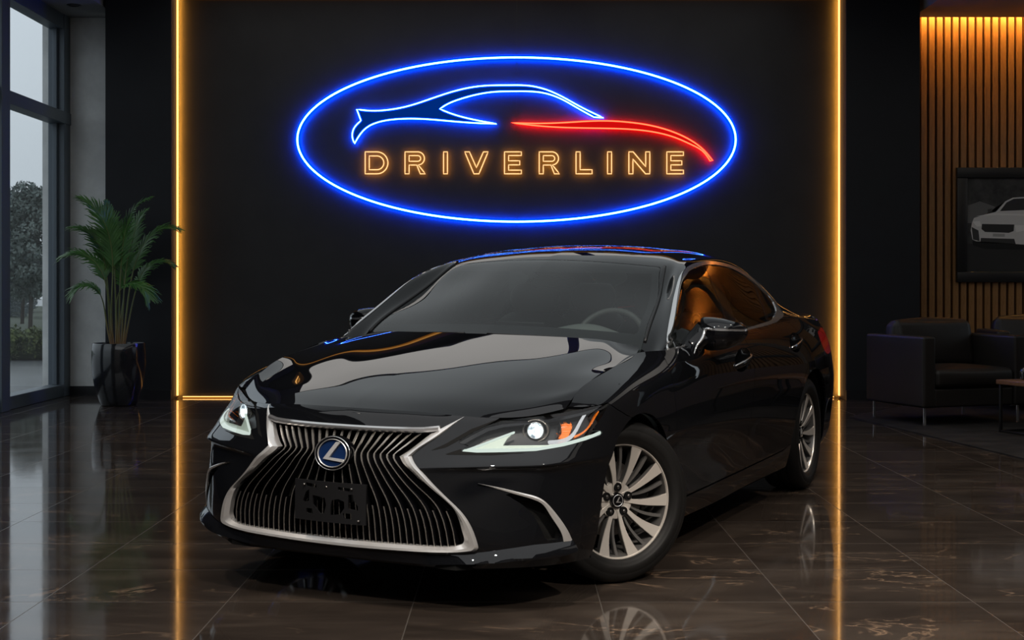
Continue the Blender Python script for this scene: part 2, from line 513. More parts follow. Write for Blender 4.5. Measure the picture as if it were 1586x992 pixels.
# ------------------------------------------------------------------ neon sign
SD = YB - .062; PX = SD / 2140
NEON = empty('neon_sign', (0.05, YB - .01, 2.78)); tag(NEON, 'large oval neon sign with a blue and red car outline over amber letters', 'sign')
def sp(x, y): return np.array(((x - 793) * PX, SD, 1.226 - (y - 440.8) * PX))
def c7(P): return [(440 + x * .2924, 70 + y * .2924) for x, y in P]
def c8(P): return [(790 + x * .2923, 70 + y * .2923) for x, y in P]
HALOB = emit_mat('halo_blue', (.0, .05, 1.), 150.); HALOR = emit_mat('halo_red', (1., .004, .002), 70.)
BLUECORE = emit_mat('neon_blue', (.085, .31, 1.), 14.)
BLUESIDE = emit_mat('neon_blue_jacket', (.0, .022, 1.), 3.2)
REDCORE = emit_mat('neon_red', (1., .075, .03), 5.)
REDSIDE = emit_mat('neon_red_jacket', (1., .004, .002), .75)
AMBCORE = emit_mat('neon_amber', (1., .62, .30), 1.45)
AMBSIDE = emit_mat('neon_amber_jacket', (1., .30, .02), .35)
STANDM = mat('sign_standoff', (.02, .02, .02), .5)
def neon(name, path, r, core, side, closed, jw, parent=NEON, halo=None):
    L = np.array([sp(*p) for p in path]); o = None
    mb = MB(); mb.tube(L, r, 10, closed=closed, up=(0, 1, 0))
    o = mb.build(name, core, parent, fix=False); o.location = -NEON.location
    if jw:
        M = L + np.array((0, r * 1.1, 0)); mb = MB(); mb.tube(M, jw, 8, closed=closed, up=(0, 1, 0), sq=.35)
        j = mb.build('jacket', side, o, fix=False)
        if halo:                                            # hidden emitter ribbon added to make the glow on the wall
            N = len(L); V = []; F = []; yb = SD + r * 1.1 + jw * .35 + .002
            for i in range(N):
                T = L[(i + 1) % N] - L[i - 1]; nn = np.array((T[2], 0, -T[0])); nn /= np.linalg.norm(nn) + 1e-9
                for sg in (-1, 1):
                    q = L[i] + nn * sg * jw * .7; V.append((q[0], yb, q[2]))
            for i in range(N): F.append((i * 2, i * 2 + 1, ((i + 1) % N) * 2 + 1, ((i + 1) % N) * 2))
            mobj('unseen_halo_light', V, F, halo, o, False)
    return o
oval = [(800 + 339.5 * math.cos(t), 216.3 + 127.3 * math.sin(t)) for t in np.linspace(0, 2 * PI, 161)[:-1]]
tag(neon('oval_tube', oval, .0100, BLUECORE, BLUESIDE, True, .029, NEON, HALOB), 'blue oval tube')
def segs(*S):
    out = []
    for s_ in S: out += [tuple(p) for p in s_][:-1]
    return out
cs = lambda P, n: spline_pts(P, n)
blue = segs(cs(c7([(385,340),(450,347),(540,344),(660,322),(760,290),(880,250),(1000,222),(1100,213),(1197,212)]) + c8([(90,214),(180,232),(280,275),(380,330),(495,385)]), 70),
            np.array(c8([(495,385),(445,382)])),
            cs(c8([(445,382),(360,335),(270,285),(170,252),(90,245),(0,245)]) + c7([(1120,247),(1020,262),(920,290),(855,318),(825,338)]), 50),
            cs(c7([(825,338),(860,353),(950,382),(1125,417)]), 20),
            cs(c7([(1125,417),(1000,412),(850,400),(700,390),(600,392),(500,408),(440,435),(405,470),(373,522)]), 40),
            cs(c7([(373,522),(362,490),(368,445),(407,400)]), 14), np.array(c7([(407,400),(385,340)])))
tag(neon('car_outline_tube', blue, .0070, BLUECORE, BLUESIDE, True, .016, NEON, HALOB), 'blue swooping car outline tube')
red = segs(cs(c8([(10,412),(150,415),(300,410),(420,403),(530,402),(640,410),(740,425),(850,455),(950,500),(1030,560),(1073,612)]), 50),
           np.array(c8([(1073,612),(1060,614)])), cs(c8([(1060,614),(1020,562),(960,527),(880,492),(770,462),(650,447),(500,441),(300,437),(150,428),(10,412)]), 50))
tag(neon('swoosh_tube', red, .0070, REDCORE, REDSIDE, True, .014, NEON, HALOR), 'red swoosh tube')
# emissive sheets inside the outlines, standing in for the glow of the tubes
def glow_fill(poly, m, name):
    P = np.array(poly, float); xs = np.arange(P[:, 0].min() + .3, P[:, 0].max(), 1.0); V = []; F = []
    def cuts(x):
        out = []
        for a, b in zip(P, np.roll(P, -1, 0)):
            if (a[0] <= x) != (b[0] <= x): out.append(a[1] + (x - a[0]) / (b[0] - a[0]) * (b[1] - a[1]))
        return sorted(out)
    C = [cuts(x) for x in xs]
    for i in range(len(xs) - 1):
        c0, c1 = C[i], C[i + 1]
        if len(c0) != len(c1): c1 = c0
        for j in range(0, len(c0) - 1, 2):
            k = len(V)
            for x, y in ((xs[i], c0[j]), (xs[i + 1], c1[j]), (xs[i + 1], c1[j + 1]), (xs[i], c0[j + 1])): V.append(sp(x, y) + np.array((0, .012, 0)) - np.array(NEON.location))
            F.append((k, k + 1, k + 2, k + 3))
    return mobj(name, V, F, m, NEON, False)
glow_fill(blue, emit_mat('blue_glow_fill', (.0, .12, 1.), .20), 'blue_glow_fill'); glow_fill(red, emit_mat('red_glow_fill', (1., .006, .006), .62), 'red_glow_fill')
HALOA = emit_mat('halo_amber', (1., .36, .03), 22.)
# letters drawn as outlined strokes
def letter(ch, x0, x1):
    y0, y1 = 235.4, 269.4; H = y1 - y0; s = 6.3; P = []
    if ch == 'I': P = [[(x0, y0), (x1, y0), (x1, y1), (x0, y1)]]
    elif ch == 'L': P = [[(x0, y0), (x0 + s, y0), (x0 + s, y1 - s), (x1, y1 - s), (x1, y1), (x0, y1)]]
    elif ch == 'E':
        m0, m1 = (y0 + y1) / 2 - s / 2, (y0 + y1) / 2 + s / 2; q = x1 - 2.5
        P = [[(x0, y0), (x1, y0), (x1, y0 + s * .9), (x0 + s, y0 + s * .9), (x0 + s, m0), (q, m0), (q, m1), (x0 + s, m1), (x0 + s, y1 - s * .9), (x1, y1 - s * .9), (x1, y1), (x0, y1)]]
    elif ch == 'V':
        c = (x0 + x1) / 2; P = [[(x0, y0), (x0 + s * 1.15, y0), (c, y1 - 9.5), (x1 - s * 1.15, y0), (x1, y0), (c + s * .62, y1), (c - s * .62, y1)]]
    elif ch == 'N':
        P = [[(x0, y0), (x0 + s * 1.05, y0), (x1 - s, y1 - 11), (x1 - s, y0), (x1, y0), (x1, y1), (x1 - s * 1.05, y1), (x0 + s, y0 + 11), (x0 + s, y1), (x0, y1)]]
    elif ch == 'D':
        r = H / 2; cx = x1 - r
        arc = [(cx + r * math.sin(t), (y0 + y1) / 2 - r * math.cos(t)) for t in np.linspace(0, PI, 19)]
        r2 = r - s; arc2 = [(cx + r2 * math.sin(t) * 1.0, (y0 + y1) / 2 - r2 * math.cos(t)) for t in np.linspace(0, PI, 17)]
        P = [[(x0, y0)] + arc + [(x0, y1)], [(x0 + s, y0 + s)] + arc2 + [(x0 + s, y1 - s)]]
    elif ch == 'R':
        bh = H * .60; r = bh / 2; cx = x1 - r - 1.5; cy = y0 + r
        arc = [(cx + r * math.sin(t), cy - r * math.cos(t)) for t in np.linspace(0, PI * .86, 15)]
        r2 = r - s * .92; arc2 = [(cx + r2 * math.sin(t), cy - r2 * math.cos(t)) for t in np.linspace(0, PI, 13)]
        yb = y0 + bh
        P = [[(x0, y0)] + arc + [(x1 - s * 1.75 + .0, yb - .2), (x1, y1), (x1 - s * 1.25, y1), (cx - 1.5, yb), (x0 + s, yb), (x0 + s, y1), (x0, y1)], [(x0 + s, y0 + s * .92)] + arc2 + [(x0 + s, yb - s * .92)]]
    lt = empty('letter', parent=NEON)
    for q in P:
        pts = []
        for a, b in zip(q, q[1:] + q[:1]):
            n_ = max(1, int(math.hypot(b[0] - a[0], b[1] - a[1]) / 4))
            pts += [(a[0] + (b[0] - a[0]) * i / n_, a[1] + (b[1] - a[1]) * i / n_) for i in range(n_)]
        neon('letter_tube', pts, .0054, AMBCORE, AMBSIDE, True, .0105, lt, HALOA)
for ch, a, b in (('D',565.6,600.8),('R',627.3,658.8),('I',687,693),('V',719.8,756),('E',781.4,807.5),('R',835.2,866.5),('L',892.2,917),('I',941,947.2),('N',974,1006.4),('E',1032.8,1058.5)): letter(ch, a, b)

# ------------------------------------------------------------------ ceiling panels and spots added out of view for fill and reflections
HOUS = mat('lamp_frame', (.02, .02, .02), .4)
def added_ceiling_panel(x0, x1, y0, y1, L, label, c=(1., .965, .92)):  # unseen panel, added for fill light and reflections on the car
    t = empty('added_ceiling_light', ((x0 + x1) / 2, (y0 + y1) / 2, 4.5)); tag(t, label, 'ceiling light', 'added ceiling light panels out of view')
    a, b = (x1 - x0) / 2, (y1 - y0) / 2
    mb = MB(); mb.box((-a, -b, -.05), (a, b, 0), .004); mb.build('lamp_frame', HOUS, t)
    mobj('diffuser', [(-a + .03, -b + .03, -.052), (a - .03, -b + .03, -.052), (a - .03, b - .03, -.052), (-a + .03, b - .03, -.052)], [(3, 2, 1, 0)], emit_mat('added_panel_light', c, L), t, False)
added_ceiling_panel(-3.4, .55, 12.86, 14.52, .85, 'added unseen wide flat ceiling light panel next to the sign wall, on the window side')
added_ceiling_panel(.68, 3.0, 12.86, 14.52, .85, 'added unseen flat ceiling light panel next to the sign wall, on the lounge side')
added_ceiling_panel(-3.6, 3.6, 5.95, 12.82, .50, 'added unseen large dim luminous ceiling panel right above the car', (.90, .97, 1.))
added_ceiling_panel(-4.0, 5.0, -2.6, 5.8, .88, 'added unseen large bright ceiling panel over the front of the showroom', (.97, .985, 1.))
def downlight(x, y, z, label):
    t = empty('downlight', (x, y, z)); tag(t, label, 'downlight')
    mb = MB(); mb.lathe([(.075, 0), (.075, -.006), (.055, -.006), (.05, .0)], 32, 'z'); mb.build('trim_ring', BASEM, t)
    mb = MB(); mb.lathe([(0, -.001), (.05, -.001)], 32, 'z'); mb.build('lamp', BASEM, t)
added_ceiling_panel(4.7, 6.7, 3.0, 12.5, .45, 'added unseen long ceiling light panel over the lounge side, in the lowered ceiling', (1., .93, .85))
bpy.data.objects[[o.name for o in COL.objects if o.name.startswith('added_ceiling_light')][-1]].location.z = 4.14
def added_spot(x, y, tx, ty, W, deg, label, c=(1., .86, .72)):  # lamps added to brighten floor, car front and slats
    t = empty('downlight', (x, y, 4.45)); tag(t, label, 'downlight')
    mb = MB(); mb.lathe([(.08, .05), (.08, -.02), (.06, -.02), (.055, .03)], 32, 'z'); mb.build('trim_ring', BASEM, t)
    L = bpy.data.lights.new('added_beam', 'SPOT'); L.energy = W; L.spot_size = math.radians(deg); L.spot_blend = .9; L.shadow_soft_size = .06; L.color = c
    o = bpy.data.objects.new('added_beam', L); COL.objects.link(o); o.parent = t; o.location = (0, 0, -.04)
    o.rotation_euler = Vector((tx - x, ty - y, -4.4)).to_track_quat('-Z', 'Y').to_euler()
added_spot(-3.0, 5.2, -3.2, 6.2, 330, 75, 'added unseen ceiling downlight over the floor between window and car')
added_spot(3.3, 5.6, 3.2, 6.4, 420, 78, 'added unseen ceiling downlight over the floor on the lounge side of the car')
added_spot(3.0, 9.5, 2.9, 9.6, 260, 70, 'added unseen ceiling downlight over the floor behind the rear wheel')
added_spot(-3.2, 10.5, -3.2, 10.4, 200, 70, 'added unseen ceiling downlight over the floor in front of the window side pillar')
added_spot(.2, 2.6, 0, 4.2, 520, 70, 'added unseen ceiling downlight over the floor in front of the grille')
added_spot(-2.6, 1.2, .2, 5.6, 650, 34, 'added unseen ceiling spotlight aimed at the grille from the window side', (1., .93, .84))
added_spot(2.7, 1.0, .95, 5.4, 950, 34, 'added unseen ceiling spotlight aimed at the front wheel from the lounge side', (1., .90, .78))
downlight(-4.63, 14.6, 4.18, 'small round dark downlight in the soffit beside the window')
# ------------------------------------------------------------------ sedan: base surfaces
# car frame: x forward, y to the car's left, z up, origin on the floor under the front axle
ROLL = -math.radians(.9)
def BODY(V):
    V = np.asarray(V, float).copy()
    c, s = math.cos(ROLL), math.sin(ROLL)
    y, z = V[:, 1].copy(), V[:, 2] - .35
    V[:, 1] = c * y - s * z; V[:, 2] = s * y + c * z + .35
    return V

# rows from the sill up to the hood cut / belt line; columns from the nose round to the tail
Wx = [
 # r0                 r1                 r2                 r3                 r3b                r4                 r5                 r6                 r7                 r8
 [(.925,0,.19),      (.945,0,.25),      (.957,0,.37),      (.960,0,.48),      (.957,0,.54),      (.952,0,.567),     (.917,0,.64),      (.884,0,.70),      (.862,0,.735),     (.845,0,.752)],
 [(.922,.2,.19),     (.942,.2,.25),     (.954,.2,.37),     (.957,.2,.48),     (.953,.2,.54),     (.947,.2,.567),    (.908,.2,.64),     (.873,.2,.70),     (.847,.2,.734),    (.825,.2,.750)],
 [(.912,.35,.19),    (.928,.35,.25),    (.942,.35,.37),    (.943,.35,.48),    (.936,.35,.54),    (.926,.35,.567),   (.870,.35,.64),    (.825,.35,.70),    (.803,.345,.728),  (.783,.34,.743)],
 [(.882,.48,.19),    (.898,.48,.25),    (.912,.48,.37),    (.886,.48,.485),   (.875,.48,.551),   (.875,.48,.567),   (.797,.48,.64),    (.758,.475,.697),  (.742,.47,.719),   (.727,.465,.733)],
 [(.836,.59,.19),    (.853,.60,.25),    (.852,.60,.37),    (.824,.60,.49),    (.812,.599,.554),  (.818,.602,.570),   (.720,.60,.645),   (.678,.595,.697),  (.660,.59,.717),   (.645,.585,.7285)],
 [(.752,.70,.19),    (.765,.715,.25),   (.757,.72,.37),    (.744,.718,.49),   (.738,.717,.557),  (.745,.722,.573),   (.640,.715,.65),   (.598,.70,.705),   (.585,.685,.724),  (.575,.67,.736)],
 [(.64,.79,.19),     (.645,.818,.25),   (.642,.825,.37),   (.645,.813,.48),   (.657,.806,.561),  (.666,.810,.577),  (.565,.815,.652),  (.515,.797,.710),  (.497,.78,.738),   (.485,.752,.760)],
 [(.50,.845,.19),    (.50,.867,.25),    (.50,.88,.37),     (.505,.876,.48),   (.512,.872,.562),  (.518,.874,.580),  (.470,.868,.66),   (.435,.855,.722),  (.425,.83,.768),   (.415,.758,.803)],
 [(.33,.865,.19),    (.33,.885,.25),    (.33,.902,.37),    (.335,.903,.48),   (.335,.905,.54),   (.345,.908,.585),  (.335,.902,.67),   (.32,.893,.745),   (.308,.86,.805),   (.30,.770,.850)],
 [(.05,.87,.19),     (.05,.89,.25),     (.05,.907,.37),    (.05,.913,.48),    (.05,.916,.54),    (.05,.918,.59),    (.05,.918,.68),    (.05,.910,.765),   (.05,.878,.845),   (.05,.786,.902)],
 [(-.22,.875,.19),   (-.22,.89,.25),    (-.22,.902,.37),   (-.22,.912,.48),   (-.22,.917,.545),  (-.22,.920,.60),   (-.22,.920,.69),   (-.22,.910,.785),  (-.22,.882,.872),  (-.20,.792,.945)],
 [(-.42,.877,.19),   (-.42,.89,.25),    (-.42,.90,.37),    (-.42,.910,.48),   (-.42,.918,.55),   (-.42,.922,.61),   (-.42,.921,.705),  (-.42,.912,.80),   (-.42,.893,.89),   (-.42,.856,.950)],
 [(-.65,.878,.19),   (-.65,.89,.25),    (-.65,.898,.36),   (-.65,.910,.48),   (-.65,.919,.555),  (-.65,.923,.62),   (-.65,.922,.715),  (-.65,.914,.81),   (-.65,.897,.898),  (-.65,.862,.960)],
 [(-1.1,.88,.19),    (-1.1,.89,.25),    (-1.1,.898,.36),   (-1.1,.911,.48),   (-1.1,.921,.56),   (-1.1,.925,.63),   (-1.1,.924,.73),   (-1.1,.917,.825),  (-1.1,.898,.915),  (-1.1,.858,.978)],
 [(-1.6,.88,.20),    (-1.6,.892,.26),   (-1.6,.900,.36),   (-1.6,.913,.48),   (-1.6,.922,.565),  (-1.6,.926,.64),   (-1.6,.926,.745),  (-1.6,.918,.84),   (-1.6,.894,.93),   (-1.6,.850,.996)],
 [(-2.1,.88,.20),    (-2.1,.895,.26),   (-2.1,.905,.36),   (-2.1,.918,.48),   (-2.1,.926,.57),   (-2.1,.930,.65),   (-2.1,.929,.757),  (-2.1,.917,.85),   (-2.1,.886,.943),  (-2.1,.837,1.012)],
 [(-2.5,.88,.20),    (-2.5,.897,.26),   (-2.5,.912,.36),   (-2.5,.925,.48),   (-2.5,.932,.57),   (-2.5,.935,.655),  (-2.5,.932,.765),  (-2.5,.914,.86),   (-2.5,.876,.953),  (-2.5,.823,1.022)],
 [(-2.87,.88,.20),   (-2.87,.90,.26),   (-2.87,.915,.36),  (-2.87,.928,.48),  (-2.87,.934,.57),  (-2.87,.935,.66),  (-2.87,.928,.77),  (-2.87,.905,.87),  (-2.87,.862,.963), (-2.87,.806,1.028)],
 [(-3.2,.86,.20),    (-3.2,.885,.26),   (-3.2,.902,.36),   (-3.2,.912,.48),   (-3.2,.917,.57),   (-3.2,.917,.66),   (-3.2,.908,.77),   (-3.2,.885,.87),   (-3.2,.842,.963),  (-3.2,.788,1.026)],
 [(-3.5,.825,.21),   (-3.5,.855,.27),   (-3.5,.873,.36),   (-3.5,.884,.48),   (-3.5,.890,.57),   (-3.5,.890,.66),   (-3.5,.880,.77),   (-3.5,.857,.87),   (-3.5,.817,.953),  (-3.5,.766,1.011)],
 [(-3.74,.765,.22),  (-3.75,.80,.28),   (-3.76,.82,.37),   (-3.77,.832,.48),  (-3.77,.838,.57),  (-3.77,.838,.66),  (-3.76,.825,.77),  (-3.75,.803,.87),  (-3.74,.775,.950), (-3.73,.742,1.004)],
 [(-3.90,.58,.23),   (-3.93,.61,.29),   (-3.97,.63,.38),   (-3.99,.645,.48),  (-4.00,.65,.57),   (-4.00,.65,.66),   (-3.97,.645,.77),  (-3.95,.63,.87),   (-3.94,.62,.975),  (-3.91,.61,1.035)],
 [(-3.96,.3,.23),    (-3.99,.3,.29),    (-4.02,.3,.38),    (-4.04,.3,.48),    (-4.045,.3,.57),   (-4.045,.3,.66),   (-4.01,.3,.77),    (-4.0,.3,.87),     (-4.01,.3,.99),    (-3.97,.3,1.055)],
 [(-3.98,0,.23),     (-4.0,0,.29),      (-4.03,0,.38),     (-4.05,0,.48),     (-4.055,0,.57),    (-4.055,0,.66),    (-4.02,0,.77),     (-4.01,0,.87),     (-4.02,0,.99),     (-3.98,0,1.058)],
]
Wp = np.array(Wx).transpose(1, 0, 2)            # rows first
r4b = Wp[5] * .86 + Wp[6] * .14
for c_, k_ in ((3, 1.), (4, 1.), (5, 1.), (6, .8), (7, .3)): r4b[c_] += np.array((-.004, 0, .002)) * k_
Wp = np.concatenate([Wp[:6], [r4b], Wp[6:]])
# gutter row tucked under the hood and the glass house
g = Wp[-1].copy()
g[:, 2] -= .02
g[:9, 0] -= .03; g[3:, 1] = np.maximum(g[3:, 1] - .045, 0); g[-3:, 0] += .04
g[-1, 1] = 0
WALL_SURF = surf(Wp, .016, .016)
LAMP_SURF = surf(Wp, .005, .005, (2, 9), (4, 10))          # same skin, finer, round the headlight
GUT_SURF = surf(np.array([Wp[-1], (Wp[-1] + g) / 2 + np.array([0, 0, -.012]), g]), .03, .02)

Hd = [
 [(.845,0,.752), (.825,.2,.750),  (.783,.34,.743),  (.727,.465,.733),  (.605,.635,.732),    (.485,.752,.760)],
 [(.765,0,.782), (.745,.2,.781),  (.705,.345,.777), (.650,.478,.769),  (.545,.640,.771),   (.415,.758,.803)],
 [(.630,0,.818), (.612,.21,.818), (.575,.36,.816),  (.520,.495,.811),  (.440,.655,.808),   (.350,.765,.832)],
 [(.40,0,.871),  (.39,.22,.871),  (.36,.38,.870),   (.32,.525,.868),   (.265,.672,.864),   (.205,.777,.876)],
 [(.18,0,.917),  (.17,.23,.917),  (.15,.41,.916),   (.12,.56,.914),    (.08,.690,.904),    (.05,.786,.902)],
 [(-.05,0,.962), (-.06,.24,.962), (-.08,.435,.960), (-.115,.595,.957), (-.15,.705,.943),   (-.18,.788,.940)],
 [(-.25,0,1.001), (-.255,.25,1.0),(-.28,.44,.997),  (-.32,.58,.990),   (-.36,.655,.974),   (-.40,.72,.966)],
]
HOOD_SURF = surf(np.array(Hd), .016, .014)

Gx = [
 # t0               t1                 t2                t3                 t4                 t5                t6               t7               t8
 [(-.20,0,.935),   (-.23,.25,.932),   (-.31,.5,.925),   (-.40,.70,.92),    (-.41,.765,.905),  (-.37,.80,.90),   (-.36,.825,.89), (-.35,.845,.88), (-.35,.85,.82)],
 [(-.33,0,1.005),  (-.355,.25,1.003), (-.42,.5,.998),   (-.50,.712,.996),  (-.505,.765,.988), (-.455,.818,.972),(-.45,.832,.962),(-.44,.845,.948),(-.44,.85,.88)],
 [(-.55,0,1.132),  (-.57,.24,1.128),  (-.63,.46,1.118), (-.705,.663,1.108),(-.715,.715,1.108),(-.66,.785,1.098),(-.65,.815,1.04),(-.63,.843,.96), (-.63,.85,.89)],
 [(-.79,0,1.255),  (-.81,.23,1.250),  (-.87,.43,1.238), (-.94,.617,1.226), (-.96,.662,1.232), (-.90,.728,1.236),(-.88,.785,1.11),(-.87,.845,.97), (-.87,.85,.90)],
 [(-1.03,0,1.358), (-1.045,.22,1.353),(-1.08,.40,1.344),(-1.125,.575,1.329),(-1.16,.622,1.332),(-1.14,.685,1.312),(-1.12,.77,1.16),(-1.1,.847,.98), (-1.1,.85,.91)],
 [(-1.33,0,1.418), (-1.34,.22,1.413), (-1.36,.40,1.400),(-1.38,.54,1.383), (-1.40,.61,1.366), (-1.42,.672,1.340),(-1.4,.765,1.18),(-1.38,.845,.99),(-1.38,.85,.92)],
 [(-1.72,0,1.441), (-1.72,.22,1.436), (-1.73,.40,1.422),(-1.74,.54,1.402), (-1.75,.615,1.380),(-1.76,.668,1.345),(-1.75,.76,1.18),(-1.75,.838,1.0),(-1.75,.845,.93)],
 [(-2.10,0,1.430), (-2.10,.22,1.425), (-2.10,.40,1.412),(-2.11,.53,1.393), (-2.12,.61,1.366), (-2.13,.665,1.320),(-2.12,.755,1.16),(-2.1,.827,1.012),(-2.1,.83,.94)],
 [(-2.48,0,1.386), (-2.48,.22,1.380), (-2.48,.39,1.367),(-2.47,.52,1.347), (-2.47,.605,1.312),(-2.46,.68,1.250),(-2.46,.755,1.13),(-2.46,.813,1.02),(-2.46,.815,.95)],
 [(-2.80,0,1.318), (-2.80,.22,1.312), (-2.79,.38,1.297),(-2.78,.52,1.272), (-2.77,.615,1.230),(-2.75,.705,1.145),(-2.75,.755,1.08),(-2.75,.806,1.024),(-2.75,.80,.95)],
 [(-3.10,0,1.225), (-3.10,.22,1.219), (-3.08,.38,1.203),(-3.06,.53,1.176), (-3.05,.625,1.140),(-3.03,.705,1.085),(-3.03,.75,1.05),(-3.03,.796,1.020),(-3.03,.79,.95)],
 [(-3.34,0,1.137), (-3.34,.22,1.132), (-3.32,.40,1.120),(-3.30,.56,1.100), (-3.30,.65,1.073), (-3.29,.71,1.048),(-3.29,.745,1.03),(-3.29,.779,1.010),(-3.29,.77,.94)],
 [(-3.55,0,1.085), (-3.55,.22,1.082), (-3.54,.42,1.073),(-3.53,.58,1.058), (-3.53,.66,1.042), (-3.53,.70,1.028),(-3.53,.73,1.016),(-3.53,.758,1.000),(-3.53,.75,.93)],
 [(-3.78,0,1.068), (-3.78,.22,1.066), (-3.76,.42,1.058),(-3.74,.58,1.045), (-3.74,.65,1.033), (-3.74,.69,1.020),(-3.74,.71,1.008),(-3.73,.735,.994),(-3.73,.73,.93)],
 [(-3.98,0,1.070), (-3.97,.3,1.066),  (-3.95,.48,1.054),(-3.91,.60,1.042), (-3.88,.645,1.032),(-3.85,.675,1.022),(-3.83,.69,1.012),(-3.81,.70,1.0),(-3.80,.69,.94)],
]
GH_SURF = surf(np.array(Gx), .018, .016)
# ------------------------------------------------------------------ sedan: materials
PAINT = mat('black_paint', (.0035, .0038, .0048), .16, coat=1., spec=.0, coat_rough=.012)
GLOSSBLACK = mat('gloss_black', (.004, .004, .005), .06, spec=.5)
SATINBLACK = mat('satin_black', (.008, .008, .009), .42)
MATTBLACK = mat('matt_black', (.004, .004, .004), .8, spec=.2)
CHROME = mat('chrome', (.78, .78, .79), .12, .88)
SATIN = mat('satin_chrome', (.80, .79, .78), .25, .72)
DARKCHROME = mat('dark_chrome', (.36, .33, .30), .24, .8)
RUBBER = mat('rubber', (.0065, .0062, .006), .55, spec=.3)
MACHINED = mat('machined_alloy', (.74, .69, .63), .30, .5)
ALLOYGREY = mat('grey_alloy', (.15, .145, .14), .38, .5)
STEEL = mat('brake_steel', (.22, .21, .2), .38, 1.)
WINDSHIELD = glass_mat('windshield_glass', (.80, .86, .84), 0., 1., 1.5)
SIDEGLASS = glass_mat('side_glass', (.36, .38, .37), 0., 1., 1.55)
LENSGLASS = glass_mat('lamp_glass', (.93, .95, .96), 0., .8, 1.45)
BLUEFIELD = mat('emblem_blue', (.006, .02, .075), .15, coat=1.)
AMBER = mat('amber_reflector', (.75, .17, .012), .25, emit=(1., .22, .01), estr=.10, coat=1.)
TAILRED = mat('tail_red', (.35, .006, .006), .12, coat=1., emit=(1, .01, .01), estr=.08)
LAMPWHITE = emit_mat('projector_light', (.80, .93, 1.), 2.2)
def lamp_tex():
    t = LAMPWHITE.node_tree; tc = t.nodes.new('ShaderNodeTexCoord'); nz = t.nodes.new('ShaderNodeTexNoise'); nz.inputs['Scale'].default_value = 42; nz.inputs['Detail'].default_value = 3
    r = t.nodes.new('ShaderNodeValToRGB'); r.color_ramp.elements[0].position = .40; r.color_ramp.elements[0].color = (.12, .15, .17, 1); r.color_ramp.elements[1].position = .56; r.color_ramp.elements[1].color = (.85, .97, 1, 1)
    t.links.new(tc.outputs['Object'], nz.inputs['Vector']); t.links.new(nz.outputs['Fac'], r.inputs['Fac'])
    e = [n for n in t.nodes if n.type == 'EMISSION'][0]; t.links.new(r.outputs[0], e.inputs['Color'])
lamp_tex()
DRLWHITE = emit_mat('daylight_strip', (.84, .96, .86), .85)
DRLFILL = mat('daylight_lens', (.42, .48, .43), .2, emit=(.72, .9, .76), estr=.14, coat=.5)
BUCKET = mat('lamp_housing', (.035, .037, .04), .3, .3)
LEATHER = mat('seat_leather', (.10, .105, .10), .45)
DASH = mat('dash_plastic', (.15, .165, .16), .55)
def paint_flakes():
    n = NT(PAINT); v = n.coords((1, 1, 1)); a = n.noise(v, 900, 1)
    r = n.ramp(a.outputs['Fac'], [(.45, (.0030, .0033, .0042)), (.72, (.007, .0075, .009))]); n.link(r.outputs[0], n.b.inputs['Base Color'])
paint_flakes()

CAR = empty('sedan', (-.2688, 6.0849, 0), math.radians(-115.55))
tag(CAR, 'glossy black luxury sedan with a spindle grille parked on the marble floor', 'car')

# ------------------------------------------------------------------ outlines, metres in the car frame
pz = lambda M: np.stack([M.V[:, 1] - M.V[:, 0], M.V[:, 2]], -1)       # seen from the front corner
xz = lambda M: M.V[:, [0, 2]]
yz = lambda M: M.V[:, [1, 2]]
xy = lambda M: M.V[:, [0, 1]]
def PZ(P): return np.array([(y - x, z) for x, y, z in P])
HL = PZ([(.814,.452,.644),(.763,.489,.675),(.715,.53,.703),(.671,.575,.718),(.626,.62,.725),(.562,.686,.734),(.514,.746,.744),(.453,.806,.758),(.387,.849,.771),(.344,.873,.776),(.39,.873,.74),(.435,.863,.704),(.470,.854,.680),(.425,.878,.677),(.419,.883,.667),(.451,.877,.657),(.542,.844,.644),(.612,.804,.63),(.686,.721,.615),(.751,.611,.611),(.799,.53,.609),(.825,.477,.613),(.796,.497,.632)])
HLC = HL.copy(); HLC[3:8, 1] += np.array([.012, .020, .022, .022, .006])     # opening in the bodywork, up to the hood edge
DRL = PZ([(.821,.48,.616),(.774,.527,.635),(.67,.62,.681),(.697,.607,.661),(.724,.602,.638),(.633,.744,.640),(.591,.795,.646),(.50,.85,.665),(.429,.877,.673),(.426,.881,.667),(.536,.842,.65),(.603,.80,.637),(.678,.717,.621),(.745,.608,.618)])
AMB = PZ([(.538,.764,.716),(.52,.777,.724),(.51,.799,.715),(.536,.799,.687),(.562,.792,.668),(.576,.767,.672),(.556,.772,.688)])
FIN = spline_pts(PZ([(.455,.826,.747),(.503,.818,.703),(.545,.808,.671),(.585,.788,.655),(.62,.747,.650)]), 20)
ASTR = spline_pts(PZ([(.40,.864,.751),(.45,.853,.709),(.493,.842,.684),(.543,.821,.668)]), 14)
FOGO = PZ([(.841,.567,.501),(.796,.644,.483),(.754,.709,.464),(.715,.761,.442),(.69,.787,.41),(.661,.812,.365),(.633,.832,.318),(.612,.841,.282)])
FOGI = PZ([(.65,.821,.284),(.656,.818,.304),(.675,.802,.347),(.696,.782,.389),(.716,.761,.426),(.732,.742,.439),(.774,.687,.46),(.817,.617,.484)])
FOGP = PZ([(.792,.669,.452),(.751,.725,.404),(.732,.748,.365),(.719,.764,.326),(.707,.778,.287)])
FOG = np.concatenate([spline_pts(FOGO, 40), spline_pts(FOGI, 40)])
POCKET = np.concatenate([spline_pts(FOGI, 40), spline_pts(FOGP, 30)])
